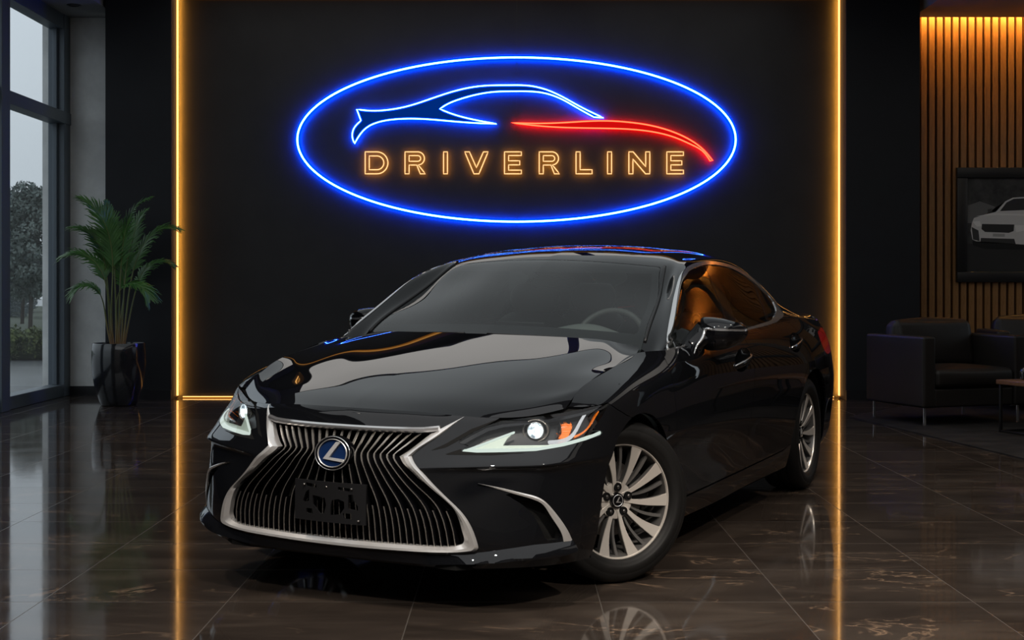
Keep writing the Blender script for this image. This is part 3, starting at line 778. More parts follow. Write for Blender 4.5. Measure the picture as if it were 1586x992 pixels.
LIP = np.array([(-1.0,.197),(-1.0,.232),(-.55,.236),(-.40,.240),(-.287,.253),(-.16,.265),(0,.277),(.165,.281),(.232,.284),(.236,.245),(.13,.230),(-.09,.226),(-.3,.214),(-.5,.20)])
FARCH = spline_pts([(.462,.05),(.46,.273),(.447,.40),(.40,.53),(.315,.643),(.205,.702),(.09,.717),(-.02,.703),(-.14,.652),(-.235,.565),(-.30,.44),(-.325,.33),(-.33,.05)], 90)
RARCH = spline_pts([(-2.40,.05),(-2.412,.33),(-2.445,.46),(-2.52,.585),(-2.63,.68),(-2.76,.725),(-2.88,.735),(-3.0,.722),(-3.12,.67),(-3.21,.585),(-3.265,.46),(-3.285,.33),(-3.29,.05)], 90)
FDF = spline_pts([(-.372,.99),(-.35,.937),(-.325,.887),(-.325,.80),(-.336,.708),(-.352,.59),(-.375,.479),(-.43,.37),(-.503,.288)], 40)
FDR = spline_pts([(-1.515,.299),(-1.495,.40),(-1.492,.478),(-1.512,.57),(-1.542,.668),(-1.565,.78),(-1.570,.86),(-1.553,.92),(-1.525,.96),(-1.50,1.06)], 40)
RDR = spline_pts([(-2.262,.314),(-2.335,.355),(-2.395,.46),(-2.475,.595),(-2.59,.70),(-2.685,.765),(-2.722,.83),(-2.726,.897),(-2.708,.942),(-2.64,1.011),(-2.56,1.08)], 50)
FDOOR = np.concatenate([FDF, FDR, [(-1.5, 1.2), (-.372, 1.2)]])
RDOOR = np.concatenate([FDR[::-1], [(-1.9,.306)], RDR, [(-2.5, 1.2), (-1.5, 1.2)]])
BF = [(.159,.702),(.233,.72),(.309,.751),(.349,.776)]
FENDER = np.concatenate([FDF[::-1], [(-.372,1.2),(.6,1.2),(.56,.80),(.50,.760),(.503,.742),(.453,.757),(.387,.771)], BF[::-1], [(.10,.60),(0.,.284)]])
ROCKER = np.array([(-.20,.10),(-.20,.281),(-.503,.283),(-1.515,.294),(-2.262,.309),(-2.36,.33),(-2.5,.33),(-2.5,.1)])
RBUMP = np.array([(-3.0,.05),(-3.0,.60),(-3.22,.615),(-3.40,.70),(-3.6,.72),(-4.3,.72),(-4.3,.05)])
TAIL = spline_pts([(-3.335,.945),(-3.26,.925),(-3.245,.885),(-3.30,.825),(-3.5,.80),(-3.9,.80),(-3.985,.81),(-3.985,.93),(-3.8,.955),(-3.55,.960)], 80, True)
def _seg(*S):
    out = []
    for k, (P, n) in enumerate(S):
        q = spline_pts(P, n); q = q if k == len(S) - 1 else q[:-1]; out.append(q)
    return np.concatenate(out)
GRO_ = _seg(([(.448,.733),(.417,.697),(.385,.661),(.335,.615),(.320,.595)], 16), ([(.320,.595),(.3315,.58),(.371,.543),(.405,.507),(.475,.441),(.526,.393),(.557,.344),(.570,.310),(.5775,.282),(.578,.266),(.567,.2575)], 56), ([(.567,.2575),(.5335,.253),(.44,.246),(.29,.243),(.13,.239),(0,.238)], 34))
GRI_ = _seg(([(.444,.732),(.405,.707),(.368,.683),(.317,.631),(.2925,.608),(.2685,.591)], 16), ([(.2685,.591),(.281,.576),(.318,.548),(.3525,.520),(.399,.484),(.441,.453),(.485,.412),(.510,.363),(.5205,.323),(.5246,.297),(.5175,.283)], 56), ([(.5175,.283),(.498,.275),(.449,.268),(.337,.2675),(.233,.266),(.12,.2655),(0,.265)], 34))
GRCUT = np.concatenate([[(-.2,.676),(.38,.676)], (GRO_ * .55 + GRI_ * .45)[9:], [(-.2,.250)]])
DLO = np.concatenate([spline_pts([(-.352,.933),(-.48,1.003),(-.60,1.073),(-.845,1.211),(-.93,1.252),(-1.019,1.285),(-1.13,1.312),(-1.258,1.332),(-1.536,1.355),(-1.857,1.349),(-2.148,1.321),(-2.467,1.246),(-2.66,1.178),(-2.735,1.143)], 70), spline_pts([(-2.735,1.143),(-2.752,1.125),(-2.73,1.10),(-2.50,1.037),(-2.40,1.022)], 16)[1:], [(-2.332,1.019),(-1.691,.992),(-1.055,.970),(-.689,.947)]])
DLOI = np.concatenate([spline_pts([(-.40,.952),(-.50,1.004),(-.62,1.070),(-.835,1.192),(-.92,1.236),(-1.019,1.268),(-1.13,1.295),(-1.25,1.314),(-1.536,1.337),(-1.82,1.332),(-2.07,1.307),(-2.351,1.239),(-2.52,1.182),(-2.60,1.150)], 70), spline_pts([(-2.60,1.150),(-2.615,1.135),(-2.59,1.113),(-2.47,1.074),(-2.32,1.040)], 14)[1:], [(-2.244,1.034),(-1.673,1.007),(-1.055,.985),(-.689,.962)]])
def cutline(a, b): return [a, b]
BPF = [(-1.475,1.40),(-1.385,1.05),(-1.36,.90)]
BPR = [(-1.590,1.40),(-1.555,1.05),(-1.54,.90)]
QDF = [(-2.345,1.30),(-2.175,1.02),(-2.14,.95)]
QDR = [(-2.405,1.30),(-2.235,1.02),(-2.20,.95)]
WSH = np.concatenate([[(-.3,1.352)], spline_pts([(0,1.352),(.15,1.3495),(.30,1.3425),(.45,1.332),(.545,1.324)], 20), spline_pts([(.545,1.324),(.573,1.317),(.582,1.298)], 6)[1:], spline_pts([(.582,1.298),(.612,1.24),(.645,1.177),(.668,1.12),(.692,1.05),(.715,.975),(.72,.93)], 20)[1:], [(-.3,.93)]])

def minus(M, phi): return M.cut(-phi)
GAP = .0018

# ------------------------------------------------------------------ lower body panels
W0 = WALL_SURF
WB = W0.bvh()
def wx(y, z, d=0.):
    """x of the outer skin at (y, z) seen from the front"""
    h = WB.ray_cast(Vector((2, abs(y) if abs(y) > 1e-3 else 1e-3, z)), Vector((-1, 0, 0)))
    return (h[0].x if h[0] is not None else .9) + d
def wy(x, z):
    h = WB.ray_cast(Vector((x, 2, z)), Vector((0, -1, 0)))
    return h[0].y if h[0] is not None else .9

def panel(M, name, m=PAINT, both=False, fl=.014, side=None, sharp=None):
    """outer skin with a turned-in edge; one for each side, or one across the middle"""
    out = []
    if both:
        P = M.both().weld(); P = P.flange(fl); out.append(P.build(name, m, CAR, sharp))
    else:
        P = M.flange(fl)
        for s in ((1, -1) if side is None else side):
            out.append((P if s > 0 else P.mirror()).build(name, m, CAR, sharp))
    return out

Wc = minus(W0, sdf(FARCH, xz(W0)))
Wc = minus(Wc, sdf(RARCH, xz(Wc)))
front = Wc.cut(-(Wc.V[:, 0] - .10) + 0)                         # x > .10
b = front
b = minus(b, sdf(FENDER, xz(b)) - GAP)
b = minus(b, np.where(b.V[:, 0] > .2, sdf(HLC, pz(b)), 1) - .0012)
b = minus(b, np.where((b.V[:, 1] < .62) & (b.V[:, 0] > .3), sdf(GRCUT, yz(b)), 1))
b = minus(b, sdf(POCKET, pz(b)))
b = minus(b, np.where(b.V[:, 0] > .1, -(b.V[:, 0] - .16), 1) * -1) if False else b
panel(b, 'front_bumper', both=True, fl=.02)
f = Wc.cut(sdf(FENDER, xz(Wc)) + GAP)
f = f.cut(np.where(f.V[:, 0] > .45, -1e-3, -1)) if False else f
f = minus(f, np.where(f.V[:, 0] > .2, sdf(HLC, pz(f)), 1) - .0012)
f = f.cut(f.V[:, 0] - .62)
panel(f, 'fender', fl=.02)
def handle_hole(M, c, a, bz):
    e = ((M.V[:, 0] - c[0]) / a) ** 2 + (np.where(True, (M.V[:, 2] - c[1] + (M.V[:, 0] - c[0]) * .12) / bz, 0)) ** 2
    return (e - 1) * .03
FH = ((-1.385, .862), .150, .056); RH = ((-2.52, .905), .150, .052)
def door(poly, hole, name):
    d = Wc.cut(sdf(poly, xz(Wc)) + GAP)
    d = minus(d, sdf(ROCKER, xz(d)) - GAP)
    cup = d.cut(handle_hole(d, *hole))
    d = minus(d, handle_hole(d, *hole))
    prs = panel(d, name)
    # scooped cup behind the handle and the handle itself
    e = np.clip(handle_hole(cup, *hole) / .03, -1, 0)
    cup2 = Mesh(cup.V - cup.normals() * (.030 * np.sqrt(-e) ** 1.2)[:, None], cup.F)
    (cx_, cz_), a, bz = hole
    mb = MB()
    xs = np.linspace(cx_ + a * 1.02, cx_ - a * 1.10, 17); path = []; rs = []
    for k, x in enumerate(xs):
        u = k / 16; z = cz_ - .010 + (cx_ - x) * .13
        path.append((x, wy(x, z) + .020 * math.sin(PI * min(1, max(0, u * 1.12 - .04))) ** .5 - .004, z)); rs.append(.55 + .45 * math.sin(PI * u) ** .5)
    mb.tube(path, .0165, 14, up=(0, 1, 0), rs=rs, sq=.55)
    st = MB(); st.tube([(p[0], p[1] + .006, p[2] + .0125 * rs[k]) for k, p in enumerate(path)], .0034, 8, up=(0, 1, 0))
    for s, pr in zip((1, -1), prs):
        (cup2 if s > 0 else cup2.mirror()).build('handle_recess', PAINT, pr)
        h = Mesh(mb.V, mb.F); (h if s > 0 else h.mirror()).build('door_handle', PAINT, pr)
        h = Mesh(st.V, st.F); tag((h if s > 0 else h.mirror()).build('handle_trim', CHROME, pr), 'bright handle strip')
    return prs
FDS = door(FDOOR, FH, 'front_door')
RDS = door(RDOOR, RH, 'rear_door')
r = Wc.cut(sdf(ROCKER, xz(Wc)) + GAP)
panel(r, 'rocker_panel', PAINT)
q = Wc.cut(Wc.V[:, 0] + 2.2)
q = minus(q, sdf(RDOOR, xz(q)) - GAP); q = minus(q, sdf(ROCKER, xz(q)) - GAP)
rb = q.cut(sdf(RBUMP, xz(q)) + GAP)
q = minus(q, sdf(RBUMP, xz(q)) - GAP)
tail = q.cut(sdf(TAIL, xz(q)) + .001)
q = minus(q, sdf(TAIL, xz(q)) - .001)
panel(q, 'quarter_panel', both=True)
panel(rb, 'rear_bumper', both=True)
for s in (1, -1):
    t = tail.flange(.04); (t if s > 0 else t.mirror()).build('taillight', TAILRED, CAR)
# dark inner shell so nothing shows through the shut lines
inn = minus(W0, sdf(FARCH, xz(W0)) - .004); inn = minus(inn, sdf(RARCH, xz(inn)) - .004)
inn = minus(inn, np.where(inn.V[:, 0] > .2, sdf(HL, pz(inn)), 1) - .004)
inn = minus(inn, np.where((inn.V[:, 1] < .62) & (inn.V[:, 0] > .3), sdf(GRCUT, yz(inn)), 1) - .012)
inn = minus(inn, sdf(POCKET, pz(inn)) - .006)
inn = minus(inn, handle_hole(inn, *FH) - .004); inn = minus(inn, handle_hole(inn, *RH) - .004)
inn.offset(.0135).both().build('inner_shell', MATTBLACK, CAR)
GUT_SURF.offset(-.0).both().build('cowl_gutter', MATTBLACK, CAR)
# hood
hd = HOOD_SURF
n_ = hd.both().weld()
n_.flange(.014).build('hood', PAINT, CAR)
# seal below the hood edge
seal = HOOD_SURF.offset(.02).both().build('hood_inner', MATTBLACK, CAR)

# ------------------------------------------------------------------ glass house
G0 = GH_SURF
def gside(M, poly, inn=0.):
    """side window outline; along the windshield pillar the outline stays on the outer face"""
    d = sdf(poly, xz(M)); x, y, z = M.V.T
    ym = np.interp(z, [.90, .938, 1.067, 1.208, 1.282, 1.315, 1.335, 1.36], [.847, .846, .790, .736, .7015, .683, .662, .60]) + inn
    return np.where(y > .56, np.where(x > -1.25, np.maximum(d, ym - y), d), 1.)
frontg = lambda M: np.where(M.V[:, 0] > -1.30, sdf(WSH, yz(M)), 1.)
RWIN = spline_pts([(-2.54,0),(-2.545,.25),(-2.56,.42),(-2.60,.475),(-2.72,.495),(-3.0,.52),(-3.20,.535),(-3.265,.52),(-3.30,.42),(-3.315,.2),(-3.32,0),(-3.32,-.2),(-3.1,-.5),(-2.6,-.45)], 120, True)
TRUNK = np.array([(-3.36,-.2),(-3.36,.0),(-3.355,.25),(-3.345,.42),(-3.36,.54),(-3.42,.60),(-3.6,.625),(-3.8,.60),(-4.2,.56),(-4.2,-.2)])
ws = G0.cut(frontg(G0) + .0015)
roof = minus(G0, frontg(G0))
rw = roof.cut(np.where(roof.V[:, 0] < -2.4, sdf(RWIN, xy(roof)), 1) + .0015)
roof = minus(roof, np.where(roof.V[:, 0] < -2.4, sdf(RWIN, xy(roof)), 1))
trim = roof.cut(gside(roof, DLO)); trim = minus(trim, gside(trim, DLOI, .004))
inside = roof.cut(gside(roof, DLOI, .004))
roof = minus(roof, gside(roof, DLO))
fwin = inside.cut(-sdl(BPF, xz(inside)) * -1)
def left_of(M, line): return sdl(line, xz(M))
fw_ = inside.cut(left_of(inside, BPF) * (1 if left_of(Mesh([(-1., .8, 1.1)], []), BPF)[0] < 0 else -1))
sgn = lambda line, x: 1 if sdl(line, np.array([[x, 1.1]]))[0] < 0 else -1
fwin = inside.cut(sdl(BPF, xz(inside)) * sgn(BPF, -1.0))
bpil = inside.cut(sdl(BPF, xz(inside)) * sgn(BPF, -2.0)); bpil = bpil.cut(sdl(BPR, xz(bpil)) * sgn(BPR, -1.0))
rwin = inside.cut(sdl(BPR, xz(inside)) * sgn(BPR, -2.0)); qp = rwin
rwin = rwin.cut(sdl(QDF, xz(rwin)) * sgn(QDF, -1.8))
div = qp.cut(sdl(QDF, xz(qp)) * sgn(QDF, -2.6)); div = div.cut(sdl(QDR, xz(div)) * sgn(QDR, -1.8))
qwin = qp.cut(sdl(QDR, xz(qp)) * sgn(QDR, -2.6))
trunk = roof.cut(np.where(roof.V[:, 0] < -3.2, sdf(TRUNK, xy(roof)), 1) + GAP)
roof = minus(roof, np.where(roof.V[:, 0] < -3.2, sdf(TRUNK, xy(roof)), 1) - GAP)
SUN1 = spline_pts([(-1.20,0),(-1.205,.30),(-1.225,.40),(-1.26,.425),(-1.70,.435),(-1.735,.42),(-1.745,.36),(-1.745,0),(-1.74,-.3),(-1.5,-.4),(-1.24,-.4)], 90, True)
sun = roof.cut(np.where(roof.V[:, 2] > 1.2, sdf(SUN1, xy(roof)), 1) + GAP)
roof = minus(roof, np.where(roof.V[:, 2] > 1.2, sdf(SUN1, xy(roof)), 1) - GAP)
ROOF = panel(roof, 'roof_and_pillars', both=True, fl=.012)[0]
panel(trunk, 'trunk_lid', both=True)
panel(sun, 'sunroof', GLOSSBLACK, both=True, fl=.02)
G0.offset(.016).cut(np.maximum(G0.V[:, 2] * -1 + 1.34, np.maximum(G0.V[:, 0] + 1.17, -2.5 - G0.V[:, 0]))).both().build('headliner', mat('headliner', (.45, .45, .43), .9), CAR)
WSO = ws.both().weld().build('windshield', WINDSHIELD, CAR)
o = ws.offset(.004)
fr = np.minimum(sdf(WSH, yz(o)) + .030, 1)
zz_ = o.V[:, 2]
frit = o.cut(-np.maximum(np.maximum(sdf(WSH, yz(o)) + .032, zz_ - 1.288), 1.038 - .03 * (o.V[:, 1] / .7) ** 2 - zz_))
frit.both().weld().build('windshield_band', mat('ceramic_band', (.012, .013, .015), .35), WSO)
rw.both().weld().build('rear_window', SIDEGLASS, CAR)
for s in (1, -1):
    S = lambda M: M if s > 0 else M.mirror()
    dr = FDS[0 if s > 0 else 1]; rr = RDS[0 if s > 0 else 1]
    S(fwin).build('door_window', SIDEGLASS, dr)
    S(rwin).build('door_window', SIDEGLASS, rr)
    S(qwin).build('quarter_window', SIDEGLASS, CAR)
    S(bpil.offset(-.001).flange(.01)).build('pillar_cover', GLOSSBLACK, CAR)
    S(div.offset(-.001).flange(.01)).build('window_divider', GLOSSBLACK, rr)
    tag(S(trim.offset(-.005).flange(.008)).build('window_trim', CHROME, CAR), 'chrome window surround')
    # slim bright drip moulding along the windshield pillar
    edge = [(-.475,.722,.983),(-.62,.697,1.066),(-.86,.652,1.185),(-1.04,.607,1.285),(-1.115,.587,1.322)]
    GB = G0.bvh(); e2 = []
    for p in spline_pts(edge, 24):
        nr = GB.find_nearest(Vector(p)); e2.append(tuple(nr[0] + nr[1].normalized() * .002))
    mb = MB(); mb.tube(e2, .008, 8); S(Mesh(mb.V, mb.F)).build('pillar_moulding', SATINBLACK, CAR)

# ------------------------------------------------------------------ grille
gr = empty('grille', parent=CAR)
back = W0.cut(np.where((W0.V[:, 1] < .62) & (W0.V[:, 0] > .3), sdf(GRCUT, yz(W0)), 1) - .01)
back = Mesh(back.V - np.array([.085, 0, 0]), back.F)
back.both().weld().build('grille_mesh', MATTBLACK, gr)
wl = W0.cut(np.where((W0.V[:, 1] < .62) & (W0.V[:, 0] > .3), sdf(GRCUT, yz(W0)), 1) - .003).both().weld()
wl = Mesh(wl.V - np.array([.004, 0, 0]), wl.F)
fl_ = wl.flange(.085, direction=(-1, 0, 0)); nF = len(wl.F)
Mesh(fl_.V, fl_.F[nF:]).compact().build('grille_surround', GLOSSBLACK, gr)
# bright frame: a faceted ribbon between outer and inner outline
N = len(GRO_); V = []; F = []
prof = [(0., -.006), (.05, .008), (.16, .015), (.50, .011), (.94, -.006), (1., -.030)]
for k in range(N):
    for t, d in prof:
        y, z = GRO_[k] * (1 - t) + GRI_[k] * t
        if k < 12: d *= .25 + .75 * k / 12
        V.append((wx(y, z) + d, y, z))
m = len(prof)
for k in range(N - 1):
    for j in range(m - 1): F.append((k * m + j, k * m + j + 1, (k + 1) * m + j + 1, (k + 1) * m + j))
fm = Mesh(V, F).both().weld()
fo = mobj('grille_frame', BODY(fm.V), fm.F, SATIN, gr, True, 28)
tag(fo, 'satin silver hourglass grille frame')
# thin bright bar across the top
mb = MB(); pth = []
for y in np.linspace(-.385, .385, 41):
    z = .684 + .003 * (y / .37) ** 2 + max(0, abs(y) - .33) * .1; pth.append((wx(y, z, .010), y, z))
mb.sweep(pth, [(-.010, -.010), (-.010, .004), (-.004, .0095), (.004, .0085), (.010, 0), (.009, -.010)], [((0, 0, 1), (1, 0, 0))] * len(pth))
mobj('grille_bar', BODY(mb.V), mb.F, CHROME, gr, True, 30)
# slats: they follow the hourglass outline, with shorter ones set between them low down
CON = np.array([(.260,.527),(.323,.5205),(.363,.510),(.395,.495),(.412,.484),(.430,.468),(.453,.442),(.484,.400),(.520,.3535),(.548,.320),(.576,.284),(.588,.272),(.596,.273),(.608,.288),(.631,.315),(.659,.344),(.70,.386)])
def con(z): return float(np.interp(z, CON[:, 0], CON[:, 1]))
SLATF = mat('slat_edge', (.52, .49, .45), .24, .82)
def slat(k, z0, z1, s):
    n = 40; V = []; F = []; Mi = []
    for i in range(n + 1):
        z = z1 + (z0 - z1) * i / n
        c = con(z) * .6 + con(z + .006) * .2 + con(z - .006) * .2
        y = s * k * c
        x = wx(y, z) - .012
        h = .0058 if z > .612 else max(.0016, .0040 - max(0, .60 - z) * .04)
        for dy, dx in ((-h, -.004), (-h * .6, 0), (h * .6, 0), (h, -.004), (h * .8, -.050), (-h * .8, -.050)):
            V.append((x + dx, y + dy, z))
    for i in range(n):
        for j in range(6):
            F.append((i * 6 + j, i * 6 + (j + 1) % 6, (i + 1) * 6 + (j + 1) % 6, (i + 1) * 6 + j)); Mi.append(0 if j in (0, 1, 2) else 1)
    F += [tuple(range(6)), tuple(n * 6 + j for j in range(6))[::-1]]; Mi += [1, 1]
    o = mobj('grille_slat', BODY(V), F, [SLATF, GLOSSBLACK], gr, True, 30)
    o.data.polygons.foreach_set('material_index', Mi)
for i in range(0, 10):
    for s in ((1, -1) if i else (1,)):
        slat(i / 10.15, .262, .690, s)
for i in range(0, 10):
    for s in (1, -1):
        slat((i + .5) / 10.15, .262, .405 - .0005 * i, s)
# emblem
em = empty('emblem', parent=gr)
ey, ez, ea, eb = 0., .588, .0785, .0645
ex0 = wx(0, ez) + .010; til = math.radians(8)
def epl(u, v, d): return (ex0 + d - math.sin(til) * v, ey + u, ez + v * math.cos(til))
def ering(a0, b0, a1, b1, d0, d1, m, name, n=64):
    V = []; F = []
    for k in range(n):
        t = 2 * PI * k / n; c, s = math.cos(t), math.sin(t)
        am, bm_ = (a0 + a1) / 2, (b0 + b1) / 2
        V += [epl(a0 * c, b0 * s, d0), epl(am * c, bm_ * s, d1), epl(a1 * c, b1 * s, d0)]
    for k in range(n):
        q = (k + 1) % n
        F += [(k * 3, q * 3, q * 3 + 1, k * 3 + 1), (k * 3 + 1, q * 3 + 1, q * 3 + 2, k * 3 + 2)]
    return mobj(name, BODY(V), [f[::-1] for f in F], m, em)
V = [epl(0, 0, .004)]; n = 64
for k in range(n): V.append(epl(ea * .8 * math.cos(2 * PI * k / n), eb * .8 * math.sin(2 * PI * k / n), .002))
tag(mobj('emblem_field', BODY(V), [(0, k + 1, (k + 1) % n + 1) for k in range(n)], BLUEFIELD, em), 'deep blue emblem field')
V = []; F = []
for k in range(n):
    c, s = math.cos(2 * PI * k / n), math.sin(2 * PI * k / n)
    V += [epl(ea * c, eb * s, .004), epl(ea * .98 * c, eb * .98 * s, .008), epl(ea * .8 * c, eb * .8 * s, .006), epl(ea * c, eb * s, -.03)]
for k in range(n):
    q = (k + 1) % n
    for j, jj in ((0, 1), (1, 2), (3, 0)): F.append((k * 4 + j, k * 4 + jj, q * 4 + jj, q * 4 + j))
mobj('emblem_base', BODY(V), F, GLOSSBLACK, em)
ering(ea * 1.0, eb * 1.0, ea * .95, eb * .95, .007, .010, CHROME, 'emblem_rim')
ering(ea * .84, eb * .84, ea * .78, eb * .78, .006, .012, SATIN, 'emblem_ring')
Lp = [(.48, .74), (.20, .73), (-.50, -.37), (.76, -.51), (.745, -.34), (-.15, -.27)]
A_ = [(u * ea * .93, v * eb * .93) for u, v in Lp]; k = len(A_)
V = [epl(u, v, .004) for u, v in A_] + [epl(u, v, .013) for u, v in A_]
mobj('emblem_letter', BODY(V), [(0, 1, 2, 5), (5, 2, 3, 4), (k + 5, k + 2, k + 1, k), (k + 4, k + 3, k + 2, k + 5)] + [(i, (i + 1) % k, k + (i + 1) % k, k + i) for i in range(k)], mat('emblem_silver', (.8, .8, .8), .3, .6), em, False)
# licence plate bracket with its punched holes
nu, nv = 125, 61
gV = [(.982 - .012 * (abs(u - .5) * 2) ** 2, -.158 + .316 * u, .482 - .152 * v) for v in np.linspace(0, 1, nv) for u in np.linspace(0, 1, nu)]
gF = [(i * nu + j, (i + 1) * nu + j, (i + 1) * nu + j + 1, i * nu + j + 1) for i in range(nv - 1) for j in range(nu - 1)]
B_ = Mesh(gV, gF); uv = np.stack([(B_.V[:, 1] + .158) / .316, (.482 - B_.V[:, 2]) / .152], -1)
holes = [[(.17,.06),(.33,.09),(.33,.18),(.17,.15)], [(.63,.10),(.79,.12),(.79,.20),(.63,.18)],
         [(.17,.30),(.22,.22),(.22,.52),(.13,.56),(.13,.50)], [(.27,.36),(.45,.40),(.47,.58),(.44,.80),(.38,.80),(.28,.60)],
         [(.55,.44),(.64,.40),(.72,.46),(.72,.62),(.66,.78),(.53,.82),(.53,.60)], [(.77,.28),(.83,.26),(.84,.40),(.90,.55),(.90,.66),(.77,.62)],
         [(.18,.70),(.27,.70),(.28,.84),(.18,.82)], [(.70,.74),(.81,.74),(.82,.88),(.72,.88)]]
sc_ = np.array([.316, .152])
for h in holes:
    uv = np.stack([(B_.V[:, 1] + .158) / .316, (.482 - B_.V[:, 2]) / .152], -1)
    B_ = minus(B_, sdf(np.array(h) * sc_, uv * sc_))
B_.flange(.008, skip_center=False, direction=(-1, 0, 0)).build('plate_bracket', SATINBLACK, gr)
for y, z in ((-.11, .465), (.10, .462), (-.01, .462), (.132, .345)):
    mb = MB(); mb.lathe([(0, .984), (.004, .984), (.004, .975)], 10, 'x', (0, y, z))
    mobj('bracket_bolt', BODY(mb.V), mb.F, STEEL, gr)

# ------------------------------------------------------------------ headlights
def band(M, line, w): 
    d = np.abs(sdl2(line, pz(M))); return d - w
def sdl2(line, pts):
    best = np.full(len(pts), 1e9)
    for a, b in zip(line[:-1], line[1:]):
        e = b - a; t = np.clip(((pts - a) @ e) / (e @ e), 0, 1); best = np.minimum(best, np.linalg.norm(pts - a - t[:, None] * e, axis=1))
    return best
WF = LAMP_SURF.cut(-(LAMP_SURF.V[:, 0] - .25))
lens = WF.cut(sdf(HL, pz(WF)))
BAR = spline_pts(PZ([(.818,.482,.6155),(.745,.608,.6195),(.678,.717,.6225),(.603,.80,.638),(.536,.842,.6515),(.46,.870,.664),(.430,.878,.670)]), 40)
TICK = spline_pts(PZ([(.815,.487,.618),(.774,.53,.636),(.72,.577,.660),(.668,.622,.682)]), 16)
SHADE = PZ([(.535,.752,.726),(.556,.762,.69),(.580,.752,.664)])
smoke = lens.offset(.004)
hp = []
for s in (1, -1):
    S = lambda M: M if s > 0 else M.mirror()
    H = empty('headlight', parent=CAR)
    S(lens).build('lens', LENSGLASS, H)
    bk = lens.offset(.050); S(bk).build('housing', BUCKET, H)
    wl = lens.flange(.052, False); S(Mesh(wl.V, wl.F[len(lens.F):]).compact()).build('housing_wall', SATINBLACK, H)
    d = WF.cut(sdf(DRL, pz(WF))).offset(.010); tag(S(d.flange(.012, False)).build('daytime_lens', DRLFILL, H), 'pale green translucent light blade')
    d = WF.cut(band(WF, BAR, .0062)).offset(.005); tag(S(d.flange(.006, False)).build('daytime_strip', DRLWHITE, H), 'glowing white light bar')
    d = WF.cut(band(WF, TICK, .0030)).offset(.007); tag(S(d.flange(.006, False)).build('daytime_strip', DRLWHITE, H), 'glowing white light bar')
    d = WF.cut(band(WF, SHADE, .0015)).offset(.008); S(d.flange(.042, False)).build('reflector_shade', SATINBLACK, H)
    a = WF.cut(sdf(spline_pts(AMB, 40, True), pz(WF))).offset(.028)
    a = Mesh(a.V + a.normals() * (.004 * np.sin(a.V[:, 2:3] * 900)), a.F)
    tag(S(a.flange(.02, False)).build('turn_reflector', AMBER, H), 'amber turn reflector')
    c = WF.cut(band(WF, FIN, .007)).offset(.014); S(c.flange(.02, False)).build('light_guide', CHROME, H)
    c = WF.cut(band(WF, ASTR, .0035)).offset(.014); S(c.flange(.012, False)).build('side_marker', AMBER, H)
    # top visor strip
    top = np.array([HL[i] for i in range(0, 10)]); tv = WF.cut(np.maximum(sdf(HL, pz(WF)) + .001, sdl2(top, pz(WF)) - .016)).offset(.012)
    S(tv).build('visor', GLOSSBLACK, H)
    # projector: ball lens in two bright rings
    c0 = np.array((.594, .676, .680)); ax = np.array((.93, .36, .04)); ax = ax / np.linalg.norm(ax)
    e1 = np.cross((0, 0, 1), ax); e1 /= np.linalg.norm(e1); e2 = np.cross(ax, e1)
    def lat(prof, n=40, oval=1.):
        V = []; F = []; k = len(prof)
        for i in range(n):
            t = 2 * PI * i / n
            for r, h in prof: V.append(c0 + e1 * r * math.cos(t) * oval + e2 * r * math.sin(t) + ax * h)
        for i in range(n):
            for j in range(k - 1):
                q = (i + 1) % n; F.append((i * k + j, q * k + j, q * k + j + 1, i * k + j + 1))
        return Mesh(V, F)
    S(lat([(.028 * math.cos(t), .012 * math.sin(t)) for t in np.linspace(0, PI / 2, 9)])).build('projector_lens', LAMPWHITE, H)
    S(lat([(.028, 0), (.0295, .006), (.0315, .007), (.033, .002), (.033, -.03)])).build('projector_ring', CHROME, H)
    S(lat([(.036, -.012), (.0395, -.002), (.0415, .000), (.043, -.004), (.043, -.03)], oval=1.18)).build('bezel', DARKCHROME, H)
    S(lat([(.039, -.012), (.047, -.020), (.048, -.04)], oval=1.15)).build('bezel_plate', BUCKET, H)

W1 = PZ([(.88,.375,.613),(.836,.419,.638),(.756,.485,.69),(.689,.546,.719),(.588,.647,.738),(.507,.74,.75),(.513,.746,.743),(.598,.652,.729),(.69,.56,.712),(.752,.502,.68),(.809,.453,.646),(.845,.424,.625)])
W2 = PZ([(.865,.427,.601),(.817,.477,.621),(.824,.478,.613),(.74,.64,.608),(.69,.723,.611),(.781,.58,.601)])
for s in (1, -1):
    for w_ in (W1, W2):
        M_ = WF.cut(np.maximum(sdf(w_, pz(WF)), .0005 - sdf(HLC, pz(WF)))).offset(-.0007); (M_ if s > 0 else M_.mirror()).build('groove_shade', MATTBLACK, CAR)  # flat black overlay painting in the dark of the groove
# ------------------------------------------------------------------ bumper trims
FO3 = spline_pts([(.845,.560,.5025),(.797,.644,.484),(.755,.709,.465),(.715,.761,.442),(.69,.787,.41),(.661,.812,.365),(.633,.832,.318),(.612,.841,.280)], 46)
FI3 = spline_pts([(.845,.560,.5015),(.8165,.616,.4855),(.774,.687,.4615),(.732,.742,.4395),(.716,.761,.426),(.696,.782,.389),(.676,.803,.347),(.656,.819,.304),(.65,.822,.280)], 46)
nO = np.array((.72, .68, .1))
V = []; F = []
for k in range(46):
    o_, i_ = FO3[k], FI3[k]; m_ = o_ * .55 + i_ * .45
    V += [o_ - nO * .006, o_ + nO * .004, m_ + nO * .0075, i_ + nO * .004, i_ - nO * .010]
for k in range(45):
    for j in range(4): F.append((k * 5 + j, k * 5 + j + 1, k * 5 + j + 6, k * 5 + j + 5))
F.append(tuple(45 * 5 + j for j in range(5)))
fogm = Mesh(V, F)
pk = W0.cut(np.where(W0.V[:, 0] > .3, sdf(POCKET, pz(W0)), 1))
lip = W0.cut(np.where(W0.V[:, 0] > .3, sdf(LIP, pz(W0)), 1))
